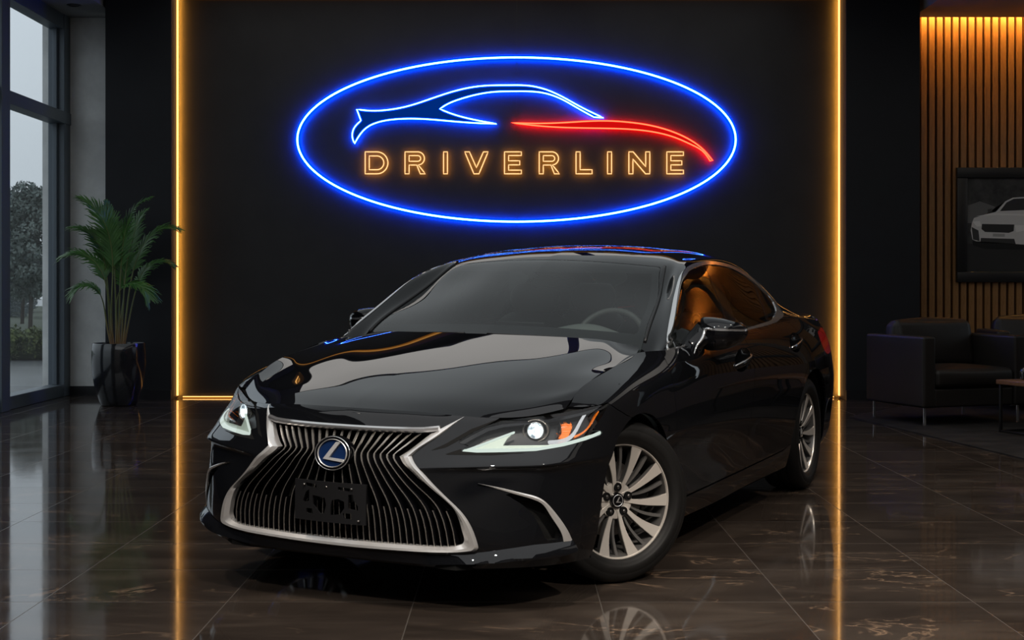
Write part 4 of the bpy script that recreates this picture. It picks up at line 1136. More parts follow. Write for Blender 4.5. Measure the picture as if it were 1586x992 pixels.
for s in (1, -1):
    S = lambda M: M if s > 0 else M.mirror()
    tag(S(fogm).build('corner_trim', SATIN, CAR, 30), 'bright hooked corner trim')
    pw = pk.flange(.045, False); S(Mesh(pw.V, pw.F[len(pk.F):]).compact().join(pk.offset(.045))).build('air_slot', MATTBLACK, CAR)
lb = lip.both().weld()
outw = lb.V.copy(); k_ = np.clip((np.abs(lb.V[:, 1]) - .35) / .25, 0, 1)
nrm = lb.normals(); nrm[:, 2] = 0; nrm /= np.linalg.norm(nrm, axis=1, keepdims=True) + 1e-9
zt = np.interp(pz(Mesh(np.abs(lb.V) * [1, 1, 1], []))[:, 0], LIP[1:9, 0], LIP[1:9, 1])
dep = np.clip((zt - lb.V[:, 2]) / .045, 0, 1)
outw = lb.V + nrm * ((.008 + .030 * k_) * np.minimum(1, .06 + dep * 1.15))[:, None]
Mesh(outw, lb.F).flange(.03).build('front_lip', PAINT, CAR, 40)
# undertray closing the underside
mb = MB()
mb.prism([(.90,-.50),(.80,-.62),(.62,-.77),(.50,-.82),(.46,-.80),(.46,-.52),(-.33,-.52),(-.33,-.86),(-2.40,-.86),(-2.40,-.5),(-3.29,-.5),(-3.29,-.8),(-3.7,-.72),(-3.9,-.5),(-3.9,.5),(-3.7,.72),(-3.29,.8),(-3.29,.5),(-2.40,.5),(-2.40,.86),(-.33,.86),(-.33,.52),(.46,.52),(.46,.80),(.50,.82),(.62,.77),(.80,.62),(.90,.50)], 'z', .185, .205)
mobj('undertray', BODY(mb.V), mb.F, MATTBLACK, CAR, False)
# arch liners
for s in (1, -1):
    for arch, nm in ((FARCH, 'wheel_arch_liner'), (RARCH, 'wheel_arch_liner')):
        V = []; F = []; n = len(arch)
        for x, z in arch:
            yo = min(wy(x, max(z, .27)), .90) - .02
            V += [(x, yo, max(z, .19) + .0), (x, .50, max(z, .19) + .0)]
        for i in range(n - 1): F.append((i * 2, i * 2 + 1, i * 2 + 3, i * 2 + 2))
        F.append(tuple(i * 2 + 1 for i in range(n)))
        M_ = Mesh(V, F); (M_ if s > 0 else M_.mirror()).build(nm, MATTBLACK, CAR, 40)

# ------------------------------------------------------------------ door mirrors
def superq(t, a, b, p):
    c, s = math.cos(t), math.sin(t); return a * abs(c) ** (2 / p) * (1 if c > 0 else -1), b * abs(s) ** (2 / p) * (1 if s > 0 else -1)
secs = [ # y, front x, rear x, z low, z high
 (.872, -.800, -.885, .965, 1.086), (.885, -.776, -.905, .940, 1.089), (.915, -.757, -.925, .931, 1.090), (.955, -.752, -.938, .934, 1.087), (.995, -.762, -.945, .945, 1.080),
 (1.030, -.785, -.946, .962, 1.070), (1.055, -.820, -.940, .985, 1.056), (1.068, -.865, -.925, 1.008, 1.042)]
SP = spline_pts(secs, 34); n = 40; V = []; F = []
for y, xf, xr, z0, z1 in SP:
    for k in range(n):
        a, b_ = superq(2 * PI * k / n, (xf - xr) / 2, (z1 - z0) / 2, 2.7)
        V.append(((xf + xr) / 2 + a, y + .03 * (b_ / .06) * 0, (z0 + z1) / 2 + b_ + (a / .09) * .004))
for i in range(len(SP) - 1):
    for k in range(n): F.append((i * n + k, i * n + (k + 1) % n, (i + 1) * n + (k + 1) % n, (i + 1) * n + k))
F.append(tuple(range(n))[::-1]); F.append(tuple((len(SP) - 1) * n + k for k in range(n)))
HM = Mesh(V, F)
zl = lambda M: 1.037 - (M.V[:, 1] - .88) * .03
cap = HM.cut(zl(HM) + .0055 - HM.V[:, 2]); low = HM.cut(HM.V[:, 2] - zl(HM) + .0055)
strip = HM.cut(np.abs(HM.V[:, 2] - zl(HM)) - .0055); strip = strip.cut(-(strip.V[:, 0] + .90))
gl = [(x, y, z) for y, z in [( .885, 1.0), (.90, .985), (1.02, .985), (1.05, 1.005), (1.055, 1.04), (1.03, 1.062), (.90, 1.075), (.885, 1.06)] for x in [-.947]]
for s, dr in zip((1, -1), FDS):
    S = lambda M: M if s > 0 else M.mirror()
    mr = empty('door_mirror', parent=CAR)
    S(cap.offset(-.001)).build('mirror_cap', PAINT, mr, 40)
    S(low).build('mirror_housing', GLOSSBLACK, mr, 40)
    tag(S(strip.offset(-.003).flange(.004, False)).build('mirror_strip', CHROME, mr), 'chrome strip across mirror')
    S(Mesh(gl, [tuple(range(8))])).build('mirror_glass', CHROME, mr)
    # wedge shaped arm down to the door, with the bright strip running down its front
    arm = [[(-.775,.900,1.040),(-.80,.872,1.050),(-.905,.885,1.03),(-.90,.93,.985),(-.80,.955,.972),(-.765,.935,1.0)],
           [(-.70,.858,.985),(-.71,.835,.985),(-.86,.835,.98),(-.87,.868,.955),(-.78,.895,.945),(-.70,.885,.955)],
           [(-.625,.842,.935),(-.625,.82,.94),(-.83,.82,.94),(-.84,.862,.935),(-.74,.893,.918),(-.635,.890,.908)]]
    g_ = surf(np.array([r_ + [r_[0]] for r_ in arm]), .02, .02); S(g_).build('mirror_arm', GLOSSBLACK, mr, 40)
    mb = MB(); pts = spline_pts([(-.752,.935,1.036),(-.762,.912,1.033),(-.752,.905,1.005),(-.705,.893,.965),(-.655,.893,.925)], 16)
    mb.tube([p + np.array((.008, .004, 0)) for p in pts], .0075, 8, rs=[.8, .9] + [1.2] * 4 + list(np.linspace(1.2, .35, 10)))
    tag(S(Mesh(mb.V, mb.F)).build('arm_strip', CHROME, mr), 'chrome strip down mirror arm')

# ------------------------------------------------------------------ wheels
def wheel(loc, steer, side, nm):
    """axle along local y, outer face +y; copied and turned for the far side"""
    w = empty('wheel', loc, parent=CAR)
    w.rotation_euler = (0, 0, steer + (0 if side > 0 else PI))
    mb = MB()
    R0, HW = .335, .1175
    prof = [(.236, HW * .80), (.242, HW * .90), (.252, HW * .95), (.262, HW * .985), (.264, HW * 1.0), (.275, HW * 1.0), (.290, HW * .998), (.292, HW * .985), (.296, HW * .985), (.312, HW * .95), (.324, HW * .86), (.331, HW * .74), (.3345, HW * .60)]
    tread = [(.335, .058), (.335, .050), (.328, .049), (.328, .041), (.335, .040), (.335, .014), (.328, .013), (.328, .005), (.335, .004)]
    full = prof + tread + [(r, -h) for r, h in tread[::-1]] + [(r, -h) for r, h in prof[::-1]]
    mb.lathe(full, 96, 'y'); mb.build('tyre', RUBBER, w, True, 50)
    mb = MB(); mb.lathe([(.236, HW * .80), (.2345, .088), (.228, .086), (.224, .070), (.222, .0), (.215, -.06), (.236, -.094)], 72, 'y'); mb.build('rim_barrel', ALLOYGREY, w, True, 40)
    mb = MB(); mb.lathe([(.2385, .0885), (.2375, .0945), (.2325, .0945), (.2290, .0885), (.2290, .080)], 96, 'y'); mb.build('rim_lip', MACHINED, w, True, 40)
    def face(r): return .060 + .030 * (r / .23) ** 1.5 - .012 * math.exp(-(r / .05) ** 2)
    for k in range(10):
        a0 = 2 * PI * k / 10 + .04; pair = 1 if k % 2 == 0 else -1
        V = []; F = []; n = 16
        for i in range(n + 1):
            u = i / n; r = .030 + u * .2015
            hw = .0082 + .0010 * math.sin(PI * u) + .0190 * u ** 2.2
            sh = (.010 * math.sin(PI * u) * 1.0) * 1                       # slight sweep
            y = face(r); ca, sa = math.cos(a0), math.sin(a0)
            for t, dy in ((-hw, -.003), (-hw + .0015, 0), (hw - .0015, 0), (hw, -.003), (hw * .75, -.034), (-hw * .75, -.034)):
                tt = t + sh
                V.append((r * ca - tt * sa, y + dy, r * sa + tt * ca))
        Mi = []
        for i in range(n):
            for j in range(6): F.append((i * 6 + j, i * 6 + (j + 1) % 6, (i + 1) * 6 + (j + 1) % 6, (i + 1) * 6 + j)); Mi.append(0 if j in (0, 1, 2) else 1)
        F += [tuple(range(6)), tuple(n * 6 + j for j in range(6))[::-1]]; Mi += [1, 1]
        o = mobj('spoke', V, [f[::-1] for f in F], [MACHINED, ALLOYGREY], w, True, 35); o.data.polygons.foreach_set('material_index', Mi)
        V = []; F = []; a1 = a0 + PI / 10
        for i in range(n + 1):
            u = i / n; r = .055 + u * .171; hw = .0050 + .003 * u; sh = .012 * math.sin(PI * u)
            y = face(r) - .016; ca, sa = math.cos(a1), math.sin(a1)
            for t, dy in ((-hw, -.003), (-hw + .0015, 0), (hw - .0015, 0), (hw, -.003), (hw * .7, -.022), (-hw * .7, -.022)):
                V.append((r * ca - (t + sh) * sa, y + dy, r * sa + (t + sh) * ca))
        for i in range(n):
            for j in range(6): F.append((i * 6 + j, i * 6 + (j + 1) % 6, (i + 1) * 6 + (j + 1) % 6, (i + 1) * 6 + j))
        F += [tuple(range(6)), tuple(n * 6 + j for j in range(6))[::-1]]
        mobj('slim_spoke', V, [f[::-1] for f in F], ALLOYGREY, w, True, 35)
    mb = MB(); mb.lathe([(0, .052), (.046, .053), (.066, .058), (.076, .056), (.078, .03), (.05, .0)], 60, 'y'); mb.build('hub', MACHINED, w, True, 40)
    for k in range(5):
        a = 2 * PI * k / 5 + .35; c = (.0555 * math.cos(a), 0, .0555 * math.sin(a))
        mb = MB(); mb.lathe([(0, .0630), (.0150, .0630), (.0160, .0655), (.0178, .0655), (.0185, .050)], 24, 'y', c); o = mb.build('nut_pocket', MATTBLACK, w, True, 40)
        mb = MB(); mb.lathe([(0, .0705), (.0045, .0705), (.0075, .068), (.0082, .062)], 6, 'y', c); n_o = mb.build('lug_nut', STEEL, w, False)
    mb = MB(); mb.lathe([(0, .0685), (.025, .068), (.031, .0655), (.033, .050)], 40, 'y'); cp = mb.build('centre_cap', GLOSSBLACK, w, True, 40)
    mb = MB(); mb.lathe([(.0215, .0682), (.0235, .0700), (.0255, .0680)], 40, 'y'); mb.build('cap_ring', SATIN, cp)
    Lq = [(.45, .72), (.15, .70), (-.52, -.36), (.70, -.48), (.68, -.30), (-.10, -.24)]
    V = [(-u * .019, .0686, v * .019) for u, v in Lq] + [(-u * .019, .0706, v * .019) for u, v in Lq]
    mobj('cap_letter', V, [(0, 1, 2, 5), (5, 2, 3, 4), (11, 8, 7, 6), (10, 9, 8, 11)] + [(i, (i + 1) % 6, 6 + (i + 1) % 6, 6 + i) for i in range(6)], SATIN, cp, False)
    mb = MB(); mb.lathe([(.06, .010), (.155, .010), (.155, -.018), (.06, -.018)], 60, 'y', closed=True); mb.build('brake_disc', STEEL, w, True, 30)
    mb = MB()
    V = []
    for i in range(13):
        a = PI * .80 + i / 12 * .9
        for r, y in ((.10, .028), (.168, .028), (.175, -.04), (.10, -.04)): V.append((r * math.cos(a), y, r * math.sin(a)))
    F = [(i * 4 + j, i * 4 + (j + 1) % 4, (i + 1) * 4 + (j + 1) % 4, (i + 1) * 4 + j) for i in range(12) for j in range(4)] + [(0, 1, 2, 3), (48, 49, 50, 51)]
    mb.add(V, F); mb.build('brake_caliper', SATINBLACK, w, True, 30)
    return w
def copy_tree(o, parent):
    c = o.copy(); COL.objects.link(c); c.parent = parent
    for ch in list(o.children): copy_tree(ch, c)
    return c
ST = -math.radians(35)
wf = wheel((.015, .752, .335), ST, 1, 'wheel')
for loc, st, side in (((.015, -.752, .335), ST, -1), ((-2.87, .787, .335), 0, 1), ((-2.87, -.787, .335), 0, -1)):
    c = copy_tree(wf, CAR); c.location = loc; c.rotation_euler = (0, random.uniform(0, 1) * 0, st + (0 if side > 0 else PI))

# ------------------------------------------------------------------ wipers, cabin
for s, xs in ((1, ((-.375, .50), (-.40, .02))), (-1, ((-.37, -.10), (-.42, -.58)))):
    mb = MB(); a, b_ = xs
    pts = [(-.30 - .16 * (y / .7) ** 2 + .002, y, .985 - .022 * (y / .7) ** 2 + .012) for y in np.linspace(a[1], b_[1], 12)]
    GB = G0.bvh(); P2 = []
    for p in pts:
        nr = GB.find_nearest(Vector((p[0], abs(p[1]), p[2]))); q_ = nr[0] + nr[1].normalized() * .012; P2.append((q_.x, q_.y * (1 if p[1] >= 0 else -1), q_.z))
    mb.tube(P2, .006, 8); mobj('wiper', BODY(mb.V), mb.F, SATINBLACK, CAR)
mb = MB()
for s in (1, -1): pass
# dashboard: a padded top sloping to the windshield base, a hood over the dials, centre screen
P = [[(-.40, y, .955 - .02 * (y / .7) ** 2) for y in np.linspace(-.70, .70, 15)], [(-.60, y, 1.0 - .03 * (y / .7) ** 2 + .035 * math.exp(-((y - .36) / .16) ** 2)) for y in np.linspace(-.72, .72, 15)],
     [(-.74, y, .995 - .03 * (y / .7) ** 2 + .045 * math.exp(-((y - .36) / .16) ** 2)) for y in np.linspace(-.73, .73, 15)], [(-.82, y, .94 - .02 * (y / .7) ** 2) for y in np.linspace(-.73, .73, 15)], [(-.84, y, .70) for y in np.linspace(-.72, .72, 15)]]
surf(np.array(P), .04, .04).flip().build('dashboard', DASH, CAR)
mb = MB(); mb.box((-.70, -.13, .99), (-.685, .13, 1.045), .006); mobj('centre_screen', BODY(mb.V), mb.F, GLOSSBLACK, CAR)
sw = empty('steering_wheel', parent=CAR)
mb = MB(); c0 = np.array((-.93, .37, .935)); t = math.radians(25)
ring = [c0 + .185 * (math.cos(a) * np.array((0, 1, 0)) + math.sin(a) * np.array((-math.sin(t), 0, math.cos(t)))) for a in np.linspace(0, 2 * PI, 41)[:-1]]
mb.tube(ring, .015, 10, closed=True); mobj('wheel_rim', BODY(mb.V), mb.F, LEATHER, sw)
mb = MB()
for a in (0, PI, -PI / 2): mb.tube([c0, c0 + .18 * (math.cos(a) * np.array((0, 1, 0)) + math.sin(a) * np.array((-math.sin(t), 0, math.cos(t))))], .018, 8, sq=.5)
mb.tube([c0 + (.03, 0, .012), c0 + (-.02, 0, -.01)], .07, 16); mobj('wheel_hub', BODY(mb.V), mb.F, DASH, sw)
def seat(y, x0, rear=False):
    t_ = empty('rear_seat' if rear else 'front_seat', parent=CAR)
    hw = .26
    def cushion(secs, name):
        V = []; F = []; n = 24
        SPN = spline_pts(secs, 14)
        for cx_, cz_, a, th, wd in SPN:
            dx, dz = math.cos(a), math.sin(a)
            for k in range(n):
                q1, q2 = superq(2 * PI * k / n, wd, th, 3.2); V.append((cx_ - dz * q2, y + q1, cz_ + dx * q2))
        m_ = len(SPN)
        for i in range(m_ - 1):
            for k in range(n): F.append((i * n + k, i * n + (k + 1) % n, (i + 1) * n + (k + 1) % n, (i + 1) * n + k))
        F.append(tuple(range(n))[::-1]); F.append(tuple((m_ - 1) * n + k for k in range(n)))
        mobj(name, BODY(V), F, LEATHER, t_, True, 60)
    w_ = 1. if not rear else 1.0
    cushion([(x0 + .30, .50, PI, .05, .22), (x0 + .22, .52, PI, .075, hw), (x0, .50, PI, .08, hw), (x0 - .22, .48, PI, .06, .24)], 'seat_cushion')
    cushion([(x0 - .20, .50, PI * .55, .05, .22), (x0 - .24, .62, PI * .56, .075, hw), (x0 - .30, .85, PI * .57, .07, hw * .95), (x0 - .36, 1.03, PI * .6, .045, .19), (x0 - .37, 1.06, PI * .6, .02, .14)], 'seat_back')
    cushion([(x0 - .355, 1.06, PI * .57, .03, .10), (x0 - .36, 1.10, PI * .57, .045, .135), (x0 - .375, 1.19, PI * .57, .045, .135), (x0 - .385, 1.225, PI * .57, .02, .10)], 'headrest')
seat(.37, -1.30); seat(-.37, -1.30); seat(.36, -2.15, True); seat(-.36, -2.15, True)
mb = MB(); mb.box((-1.07, -.15, 1.300), (-.985, .15, 1.325), .01); mb.box((-1.06, -.055, 1.262), (-1.0, .075, 1.302), .012); mobj('camera_housing', BODY(mb.V), mb.F, SATINBLACK, CAR, True, 40)
mb = MB(); mb.box((-1.10, -.115, 1.205), (-1.075, .115, 1.262), .018); mb.tube([(-1.06, 0, 1.31), (-1.088, 0, 1.25)], .01, 8); mobj('rear_view_mirror', BODY(mb.V), mb.F, SATINBLACK, CAR, True, 40)
mb = MB(); mb.prism([(-.4,-.7),(-.4,.7),(-3.4,.7),(-3.4,-.7)], 'z', .30, .32); mb.box((-2.62, -.66, .3), (-2.58, .66, .97)); mb.box((-3.3, -.66, .945), (-2.58, .66, .965)); mobj('cabin_floor', BODY(mb.V), mb.F, DASH, CAR, False)
for s in (1, -1):
    P = [[(x, s * (.84 if z > .9 else .80), z) for x in np.linspace(-.45, -2.6, 12)] for z in (.35, .6, .80, .93)]
    g_ = surf(np.array(P), .08, .06); (g_).build('door_card', DASH, CAR)
# ------------------------------------------------------------------ lounge on the right
WOODM = mat('slat_wood', (.23, .105, .035), .45)
def wood(m, c1, c2, scale=(3, 3, .4)):
    n = NT(m); v = n.coords(scale); a = n.noise(v, 6, 6, .6, 1.5)
    r = n.ramp(a.outputs['Fac'], [(.3, c1), (.7, c2)]); n.link(r.outputs[0], n.b.inputs['Base Color']); n.bump(a.outputs['Fac'], .05, .004)
wood(WOODM, (.24, .115, .038), (.40, .20, .07), (20, 20, 1.2))
SLATW = 0
xs = 4.335
g_i = 0
while xs < 6.95:
    mb = MB(); mb.box((-.031, -.045, 0), (.031, .045, 4.46), .004)
    o = mb.build('wood_slat', WOODM, None, True, 30); o.location = (xs + .031, 15.27, .0)
    tag(o, 'tall narrow wooden wall slat under the amber top light', 'wall slat', 'wooden slats on the lounge wall'); xs += .0875
AMBL = emit_mat('cove_strip', (1., .48, .10), 85.)
t = empty('cove_light', (5.6, 15.08, 4.24)); tag(t, 'amber light strip hidden in the ceiling slot above the wooden slats', 'light strip')
mb = MB(); mb.box((-1.25, .02, -.02), (1.35, .05, .0), .002); mb.build('led_core', AMBL, t)
mb = MB(); mb.box((-1.27, -.03, .0), (1.37, .08, .02), .002); mb.build('channel', BASEM, t)
for x_ in (4.75, 5.75):  # amber lamps added to brighten the slats
    added_spot(x_, 14.1, x_ + .05, 15.5, 1500, 70, 'added small downlight washing the wooden slats' if x_ < 5 else 'added small downlight washing the slats over the framed picture', (1., .50, .14))
    d_ = [o for o in COL.objects if o.name.startswith('downlight')][-1]
for o in COL.objects:
    if o.name.startswith('downlight') and o.location.y == 14.1: o.location.z = 4.12
# framed photograph of a car
PF = pxw(1482.5, 259.5, 15.16); PB = pxw(1482.5, 437.5, 15.16)
fx, fz1, fz0, fy = PF[0], PF[2], PB[2], 15.19
W_, H_ = 1.82, fz1 - fz0
art = empty('framed_picture', (fx + W_ / 2, fy, fz0)); tag(art, 'black framed monochrome photograph of a pale car hanging on the wooden slats', 'picture')
bw = .115
FRM = mat('picture_frame', (.010, .010, .011), .35)
mb = MB()
for lo, hi in (((-W_ / 2, -.035, 0), (W_ / 2, .03, bw)), ((-W_ / 2, -.035, H_ - bw), (W_ / 2, .03, H_)), ((-W_ / 2, -.035, bw), (-W_ / 2 + bw, .03, H_ - bw)), ((W_ / 2 - bw, -.035, bw), (W_ / 2, .03, H_ - bw))): mb.box(lo, hi, .006)
mb.build('frame', FRM, art)
gx = lambda v: mat('print_%d' % int(v * 1e4), (v, v * .97, v * .93), .6)
def flat(name, poly, v, d, parent=art):
    """flat printed shape; poly in picture pixels"""
    P = [((x - 1482.5) / 2140 * 15.16 - W_ / 2, (437.5 - y) / 2140 * 15.16) for x, y in poly]
    bm = bmesh.new(); f = bm.faces.new([bm.verts.new((x, .012 - d * .0006, z)) for x, z in P]); bmesh.ops.triangulate(bm, faces=[f])
    for f in bm.faces:
        f.normal_update()
        if f.normal.y > 0: f.normal_flip()
    return bmobj2(name, bm, v if not isinstance(v, float) else gx(v), parent, False, None)
sheet = mat('print_sheet', (.02, .02, .02), .5); n_ = NT(sheet); v_ = n_.coords((1, 1, 1)); a_ = n_.noise(v_, 5.5, 6, .65)
r_ = n_.ramp(a_.outputs['Fac'], [(.35, (.018, .018, .018)), (.6, (.06, .058, .055)), (.8, (.15, .144, .14))]); n_.link(r_.outputs[0], n_.b.inputs['Base Color'])
def pc(P): return [(1420 + x * .4637, y * .4637) for x, y in P]
pr_ = flat('print', [(1496, 272), (1594, 272), (1594, 424), (1496, 424)], sheet, 0)
sub = lambda nm, P, v, d: flat(nm, pc(P), v, d, pr_)
sub('road', [(165,815),(380,815),(380,912),(165,912)], .022, 1)
sub('verge', [(165,690),(215,672),(265,690),(265,745),(165,745)], .16, 1)
body = [(188,745),(195,728),(235,715),(268,708),(300,672),(325,660),(400,655),(400,815),(330,820),(215,812),(190,800),(184,770)]
sub('car_body', body, .72, 2)
sub('car_glass', [(282,705),(304,676),(328,664),(400,660),(400,700)], .035, 3)
sub('car_grille', [(222,748),(330,750),(328,772),(312,778),(232,775),(220,765)], .03, 3)
sub('car_lamp', [(190,740),(214,738),(221,755),(205,757)], .9, 3); sub('car_lamp', [(332,752),(378,752),(378,768),(336,776)], .9, 3)
sub('car_intake', [(218,795),(330,798),(335,816),(216,810)], .04, 3); sub('car_intake', [(187,758),(210,770),(214,806),(192,800)], .05, 3)
sub('car_plate', [(258,780),(298,781),(298,791),(258,790)], .42, 4)
sub('car_shadow', [(190,805),(400,820),(400,836),(230,832),(192,820)], .003, 3)
sub('car_mirror', [(240,700),(255,696),(258,708),(242,710)], .06, 3)
sub('hood_line', [(200,722),(268,712),(400,716),(400,722),(270,718)], .85, 3)

LEA = mat('black_leather', (.013, .0105, .009), .45, spec=.4); n_ = NT(LEA); v_ = n_.coords((1, 1, 1)); a_ = n_.noise(v_, 3.5, 3, .5); b_ = n_.noise(v_, 140, 2)
mxn = n_.add('ShaderNodeMath', operation='MULTIPLY_ADD'); mxn.inputs[1].default_value = .03; n_.link(b_.outputs['Fac'], mxn.inputs[0]); n_.link(a_.outputs['Fac'], mxn.inputs[2]); n_.bump(mxn.outputs[0], .25, .02)
def soft_box(lo, hi, r, puff=0., seg=6, name='', parent=None, m=LEA):
    """upholstered block: rounded edges, faces swelling a little"""
    lo = np.array(lo); hi = np.array(hi); c = (lo + hi) / 2; h = (hi - lo) / 2; V = []; F = []; N = 12
    idx = {}
    def pt(d):
        q = np.clip(d, -1, 1) * h; inner = np.sign(q) * np.minimum(np.abs(q), h - r); e = q - inner; L = np.linalg.norm(e)
        return q, inner, e
    for ax in range(3):
        for s in (-1, 1):
            u = (ax + 1) % 3; w = (ax + 2) % 3
            def ticks(hh):
                k = np.array([0, .2, .5, .8, 1.]) * r
                return np.concatenate([-hh + k, np.linspace(-hh + r, hh - r, 7)[1:-1], hh - k[::-1]])
            tu, tw = ticks(h[u]), ticks(h[w]); g = np.zeros((len(tu), len(tw)), int)
            for i, a in enumerate(tu):
                for j, b in enumerate(tw):
                    p = np.zeros(3); p[ax] = s * h[ax]; p[u] = a; p[w] = b
                    inn = np.clip(p, -(h - r), h - r); e = p - inn; L = np.linalg.norm(e); q = inn + e / max(L, 1e-9) * r
                    q[ax] += s * puff * max(0, 1 - (a / h[u]) ** 2) * max(0, 1 - (b / h[w]) ** 2)
                    key = tuple(np.round(q, 5))
                    if key not in idx: idx[key] = len(V); V.append(q + c)
                    g[i, j] = idx[key]
            for i in range(len(tu) - 1):
                for j in range(len(tw) - 1):
                    f = [g[i, j], g[i + 1, j], g[i + 1, j + 1], g[i, j + 1]]
                    if s < 0: f = f[::-1]
                    f = [x for k, x in enumerate(f) if x != f[k - 1]]
                    if len(f) >= 3: F.append(f)
    return mobj(name, V, F, m, parent, True, None)
def armchair(loc, rz, label):
    """faces local -y"""
    t = empty('armchair', loc, rz); tag(t, label, 'armchair', 'black leather armchairs in the lounge')
    w, d = .53, .44
    for s in (-1, 1):
        a0, a1 = (s * w, s * (w - .125)) if s < 0 else (w - .125, w)
        soft_box((min(a0, a1), -d, .155), (max(a0, a1), d, .765), .022, .004, name='armrest', parent=t)
    soft_box((-w + .12, d - .16, .155), (w - .12, d, .72), .022, .0, name='back_frame', parent=t)
    soft_box((-w + .125, -d + .02, .155), (w - .125, d - .15, .315), .018, .0, name='seat_base', parent=t)
    soft_box((-w + .127, -d + .0, .317), (w - .127, d - .17, .485), .045, .025, name='seat_cushion', parent=t)
    b = soft_box((-w + .128, -.11, -.2), (w - .128, .09, .225), .06, .03, name='back_cushion', parent=t); b.location = (0, d - .215, .66); b.rotation_euler = (-.16, 0, 0)
    for sx in (-1, 1):
        for sy in (-1, 1):
            mb = MB(); x, y = sx * (w - .05), sy * (d - .06)
            mb.box((x - .012, y - .006, 0), (x + .012, y + .006, .157), .002); mb.box((x - .012 - (.06 if sx > 0 else 0), y - .006, .149), (x + .012 + (.06 if sx < 0 else 0), y + .006, .156), .001)
            mb.build('leg', CHROME, t, False)
    return t
RZ = math.radians(18.6)
armchair((3.545 + .93 * .47 + .32 * .38 - .0 - .23, 11.86 + .32 * .47 + .95 * .38, .012), RZ, 'black leather armchair nearest the car tail, beside the dark pillar')
armchair((5.22, 13.62, .012), math.radians(-6), 'black leather armchair half out of view behind the low table')
# rug
RUGM = mat('dark_rug', (.020, .019, .018), .95, spec=.1); n_ = NT(RUGM); v_ = n_.coords((1, 1, 1)); a_ = n_.noise(v_, 260, 2); b_ = n_.noise(v_, 4, 4)
r_ = n_.ramp(b_.outputs['Fac'], [(.3, (.014, .013, .0125)), (.7, (.030, .027, .025))]); n_.link(r_.outputs[0], n_.b.inputs['Base Color']); n_.bump(a_.outputs['Fac'], .6, .01)
mb = MB(); mb.prism([(3.10, 12.72), (3.62, 9.35), (6.85, 9.80), (6.6, 13.6), (6.3, 14.4), (4.2, 14.2)], 'z', 0, .011); rug = mb.build('rug', RUGM, None, False)
tag(rug, 'dark grey flat rug under the lounge armchairs', 'rug')
# coffee table
TBL = empty('coffee_table', (4.0, 11.36, .011), RZ); tag(TBL, 'low table with a brown wooden top on a thin black metal frame', 'table')
TW = mat('walnut', (.16, .08, .045), .35); wood(TW, (.10, .048, .026), (.20, .10, .055), (1.5, 12, 12))
mb = MB(); mb.box((-.015, -.72, .395), (1.10, .015, .432), .005); mb.build('table_top', TW, TBL)
BM = mat('black_steel', (.015, .015, .015), .4, .5)
for x in (.012, 1.07):
    for y in (-.69, -.012):
        mb = MB(); mb.box((x - .011, y - .011, 0), (x + .011, y + .011, .395), .002); mb.build('leg', BM, TBL)
for y in (-.69, -.012):
    mb = MB(); mb.box((.012, y - .008, .004), (1.07, y + .008, .02), .002); mb.build('rail', BM, TBL)
for x in (.012, 1.07):
    mb = MB(); mb.box((x - .008, -.69, .004), (x + .008, -.012, .02), .002); mb.build('rail', BM, TBL)
VS = empty('vase', (4.225, 11.36, .443)); tag(VS, 'small dark marbled bottle vase with a bronze neck on the low table', 'vase')
MV = mat('dark_marble', (.02, .022, .025), .15, coat=.5); n_ = NT(MV); v_ = n_.coords((1, 1, 1)); a_ = n_.noise(v_, 18, 5, .6, 1.5); r_ = n_.ramp(a_.outputs['Fac'], [(.48, (.012, .013, .015)), (.56, (.16, .16, .16)), (.62, (.015, .015, .017))]); n_.link(r_.outputs[0], n_.b.inputs['Base Color'])
mb = MB(); mb.lathe([(0, 0), (.032, 0), (.044, .008), (.048, .04), (.046, .07), (.034, .09), (.018, .10), (.014, .104)], 36, 'z'); mb.build('vase_body', MV, VS)
mb = MB(); mb.lathe([(.0145, .100), (.0125, .112), (.0125, .128), (.017, .134), (.016, .138), (.010, .138), (.010, .12)], 28, 'z'); mb.build('neck', mat('bronze', (.35, .18, .07), .25, 1.), VS)
# ------------------------------------------------------------------ potted palm
PALM = empty('potted_palm', (-3.99, 14.02, 0)); tag(PALM, 'leafy green palm in a tall glossy black pot beside the window', 'potted plant')
POTM = mat('black_ceramic', (.010, .011, .013), .18, coat=.6)
mb = MB(); mb.lathe([(0, 0), (.168, 0), (.180, .010), (.198, .06), (.238, .19), (.262, .33), (.269, .44), (.266, .55), (.260, .625), (.256, .632), (.247, .630), (.245, .60), (.245, .57)], 72, 'z'); mb.build('pot', POTM, PALM, True, 40)
SOIL = mat('potting_soil', (.012, .009, .007), .95); n_ = NT(SOIL); v_ = n_.coords((1, 1, 1)); a_ = n_.noise(v_, 60, 4); n_.bump(a_.outputs['Fac'], .8, .02)
mb = MB(); mb.lathe([(0, .585), (.12, .588), (.246, .580)], 40, 'z'); mb.build('soil', SOIL, PALM)
LEAF = mat('palm_leaf', (.045, .13, .028), .42, spec=.4)
b_ = LEAF.node_tree.nodes['Principled BSDF']; n_ = NT(LEAF); v_ = n_.coords((1, 1, 1)); a_ = n_.noise(v_, 7, 3); r_ = n_.ramp(a_.outputs['Fac'], [(.3, (.025, .085, .018)), (.7, (.065, .17, .035))]); n_.link(r_.outputs[0], b_.inputs['Base Color'])
STEMM = mat('palm_stem', (.13, .12, .035), .5); n_ = NT(STEMM); v_ = n_.coords((1, 1, 1)); g_ = n_.add('ShaderNodeSeparateXYZ'); n_.link(v_, g_.inputs[0]); r_ = n_.ramp(g_.outputs['Z'], [(.62, (.20, .12, .045)), (.95, (.10, .13, .035))]); n_.link(r_.outputs[0], n_.b.inputs['Base Color'])
PXP = 14.02 / 2140
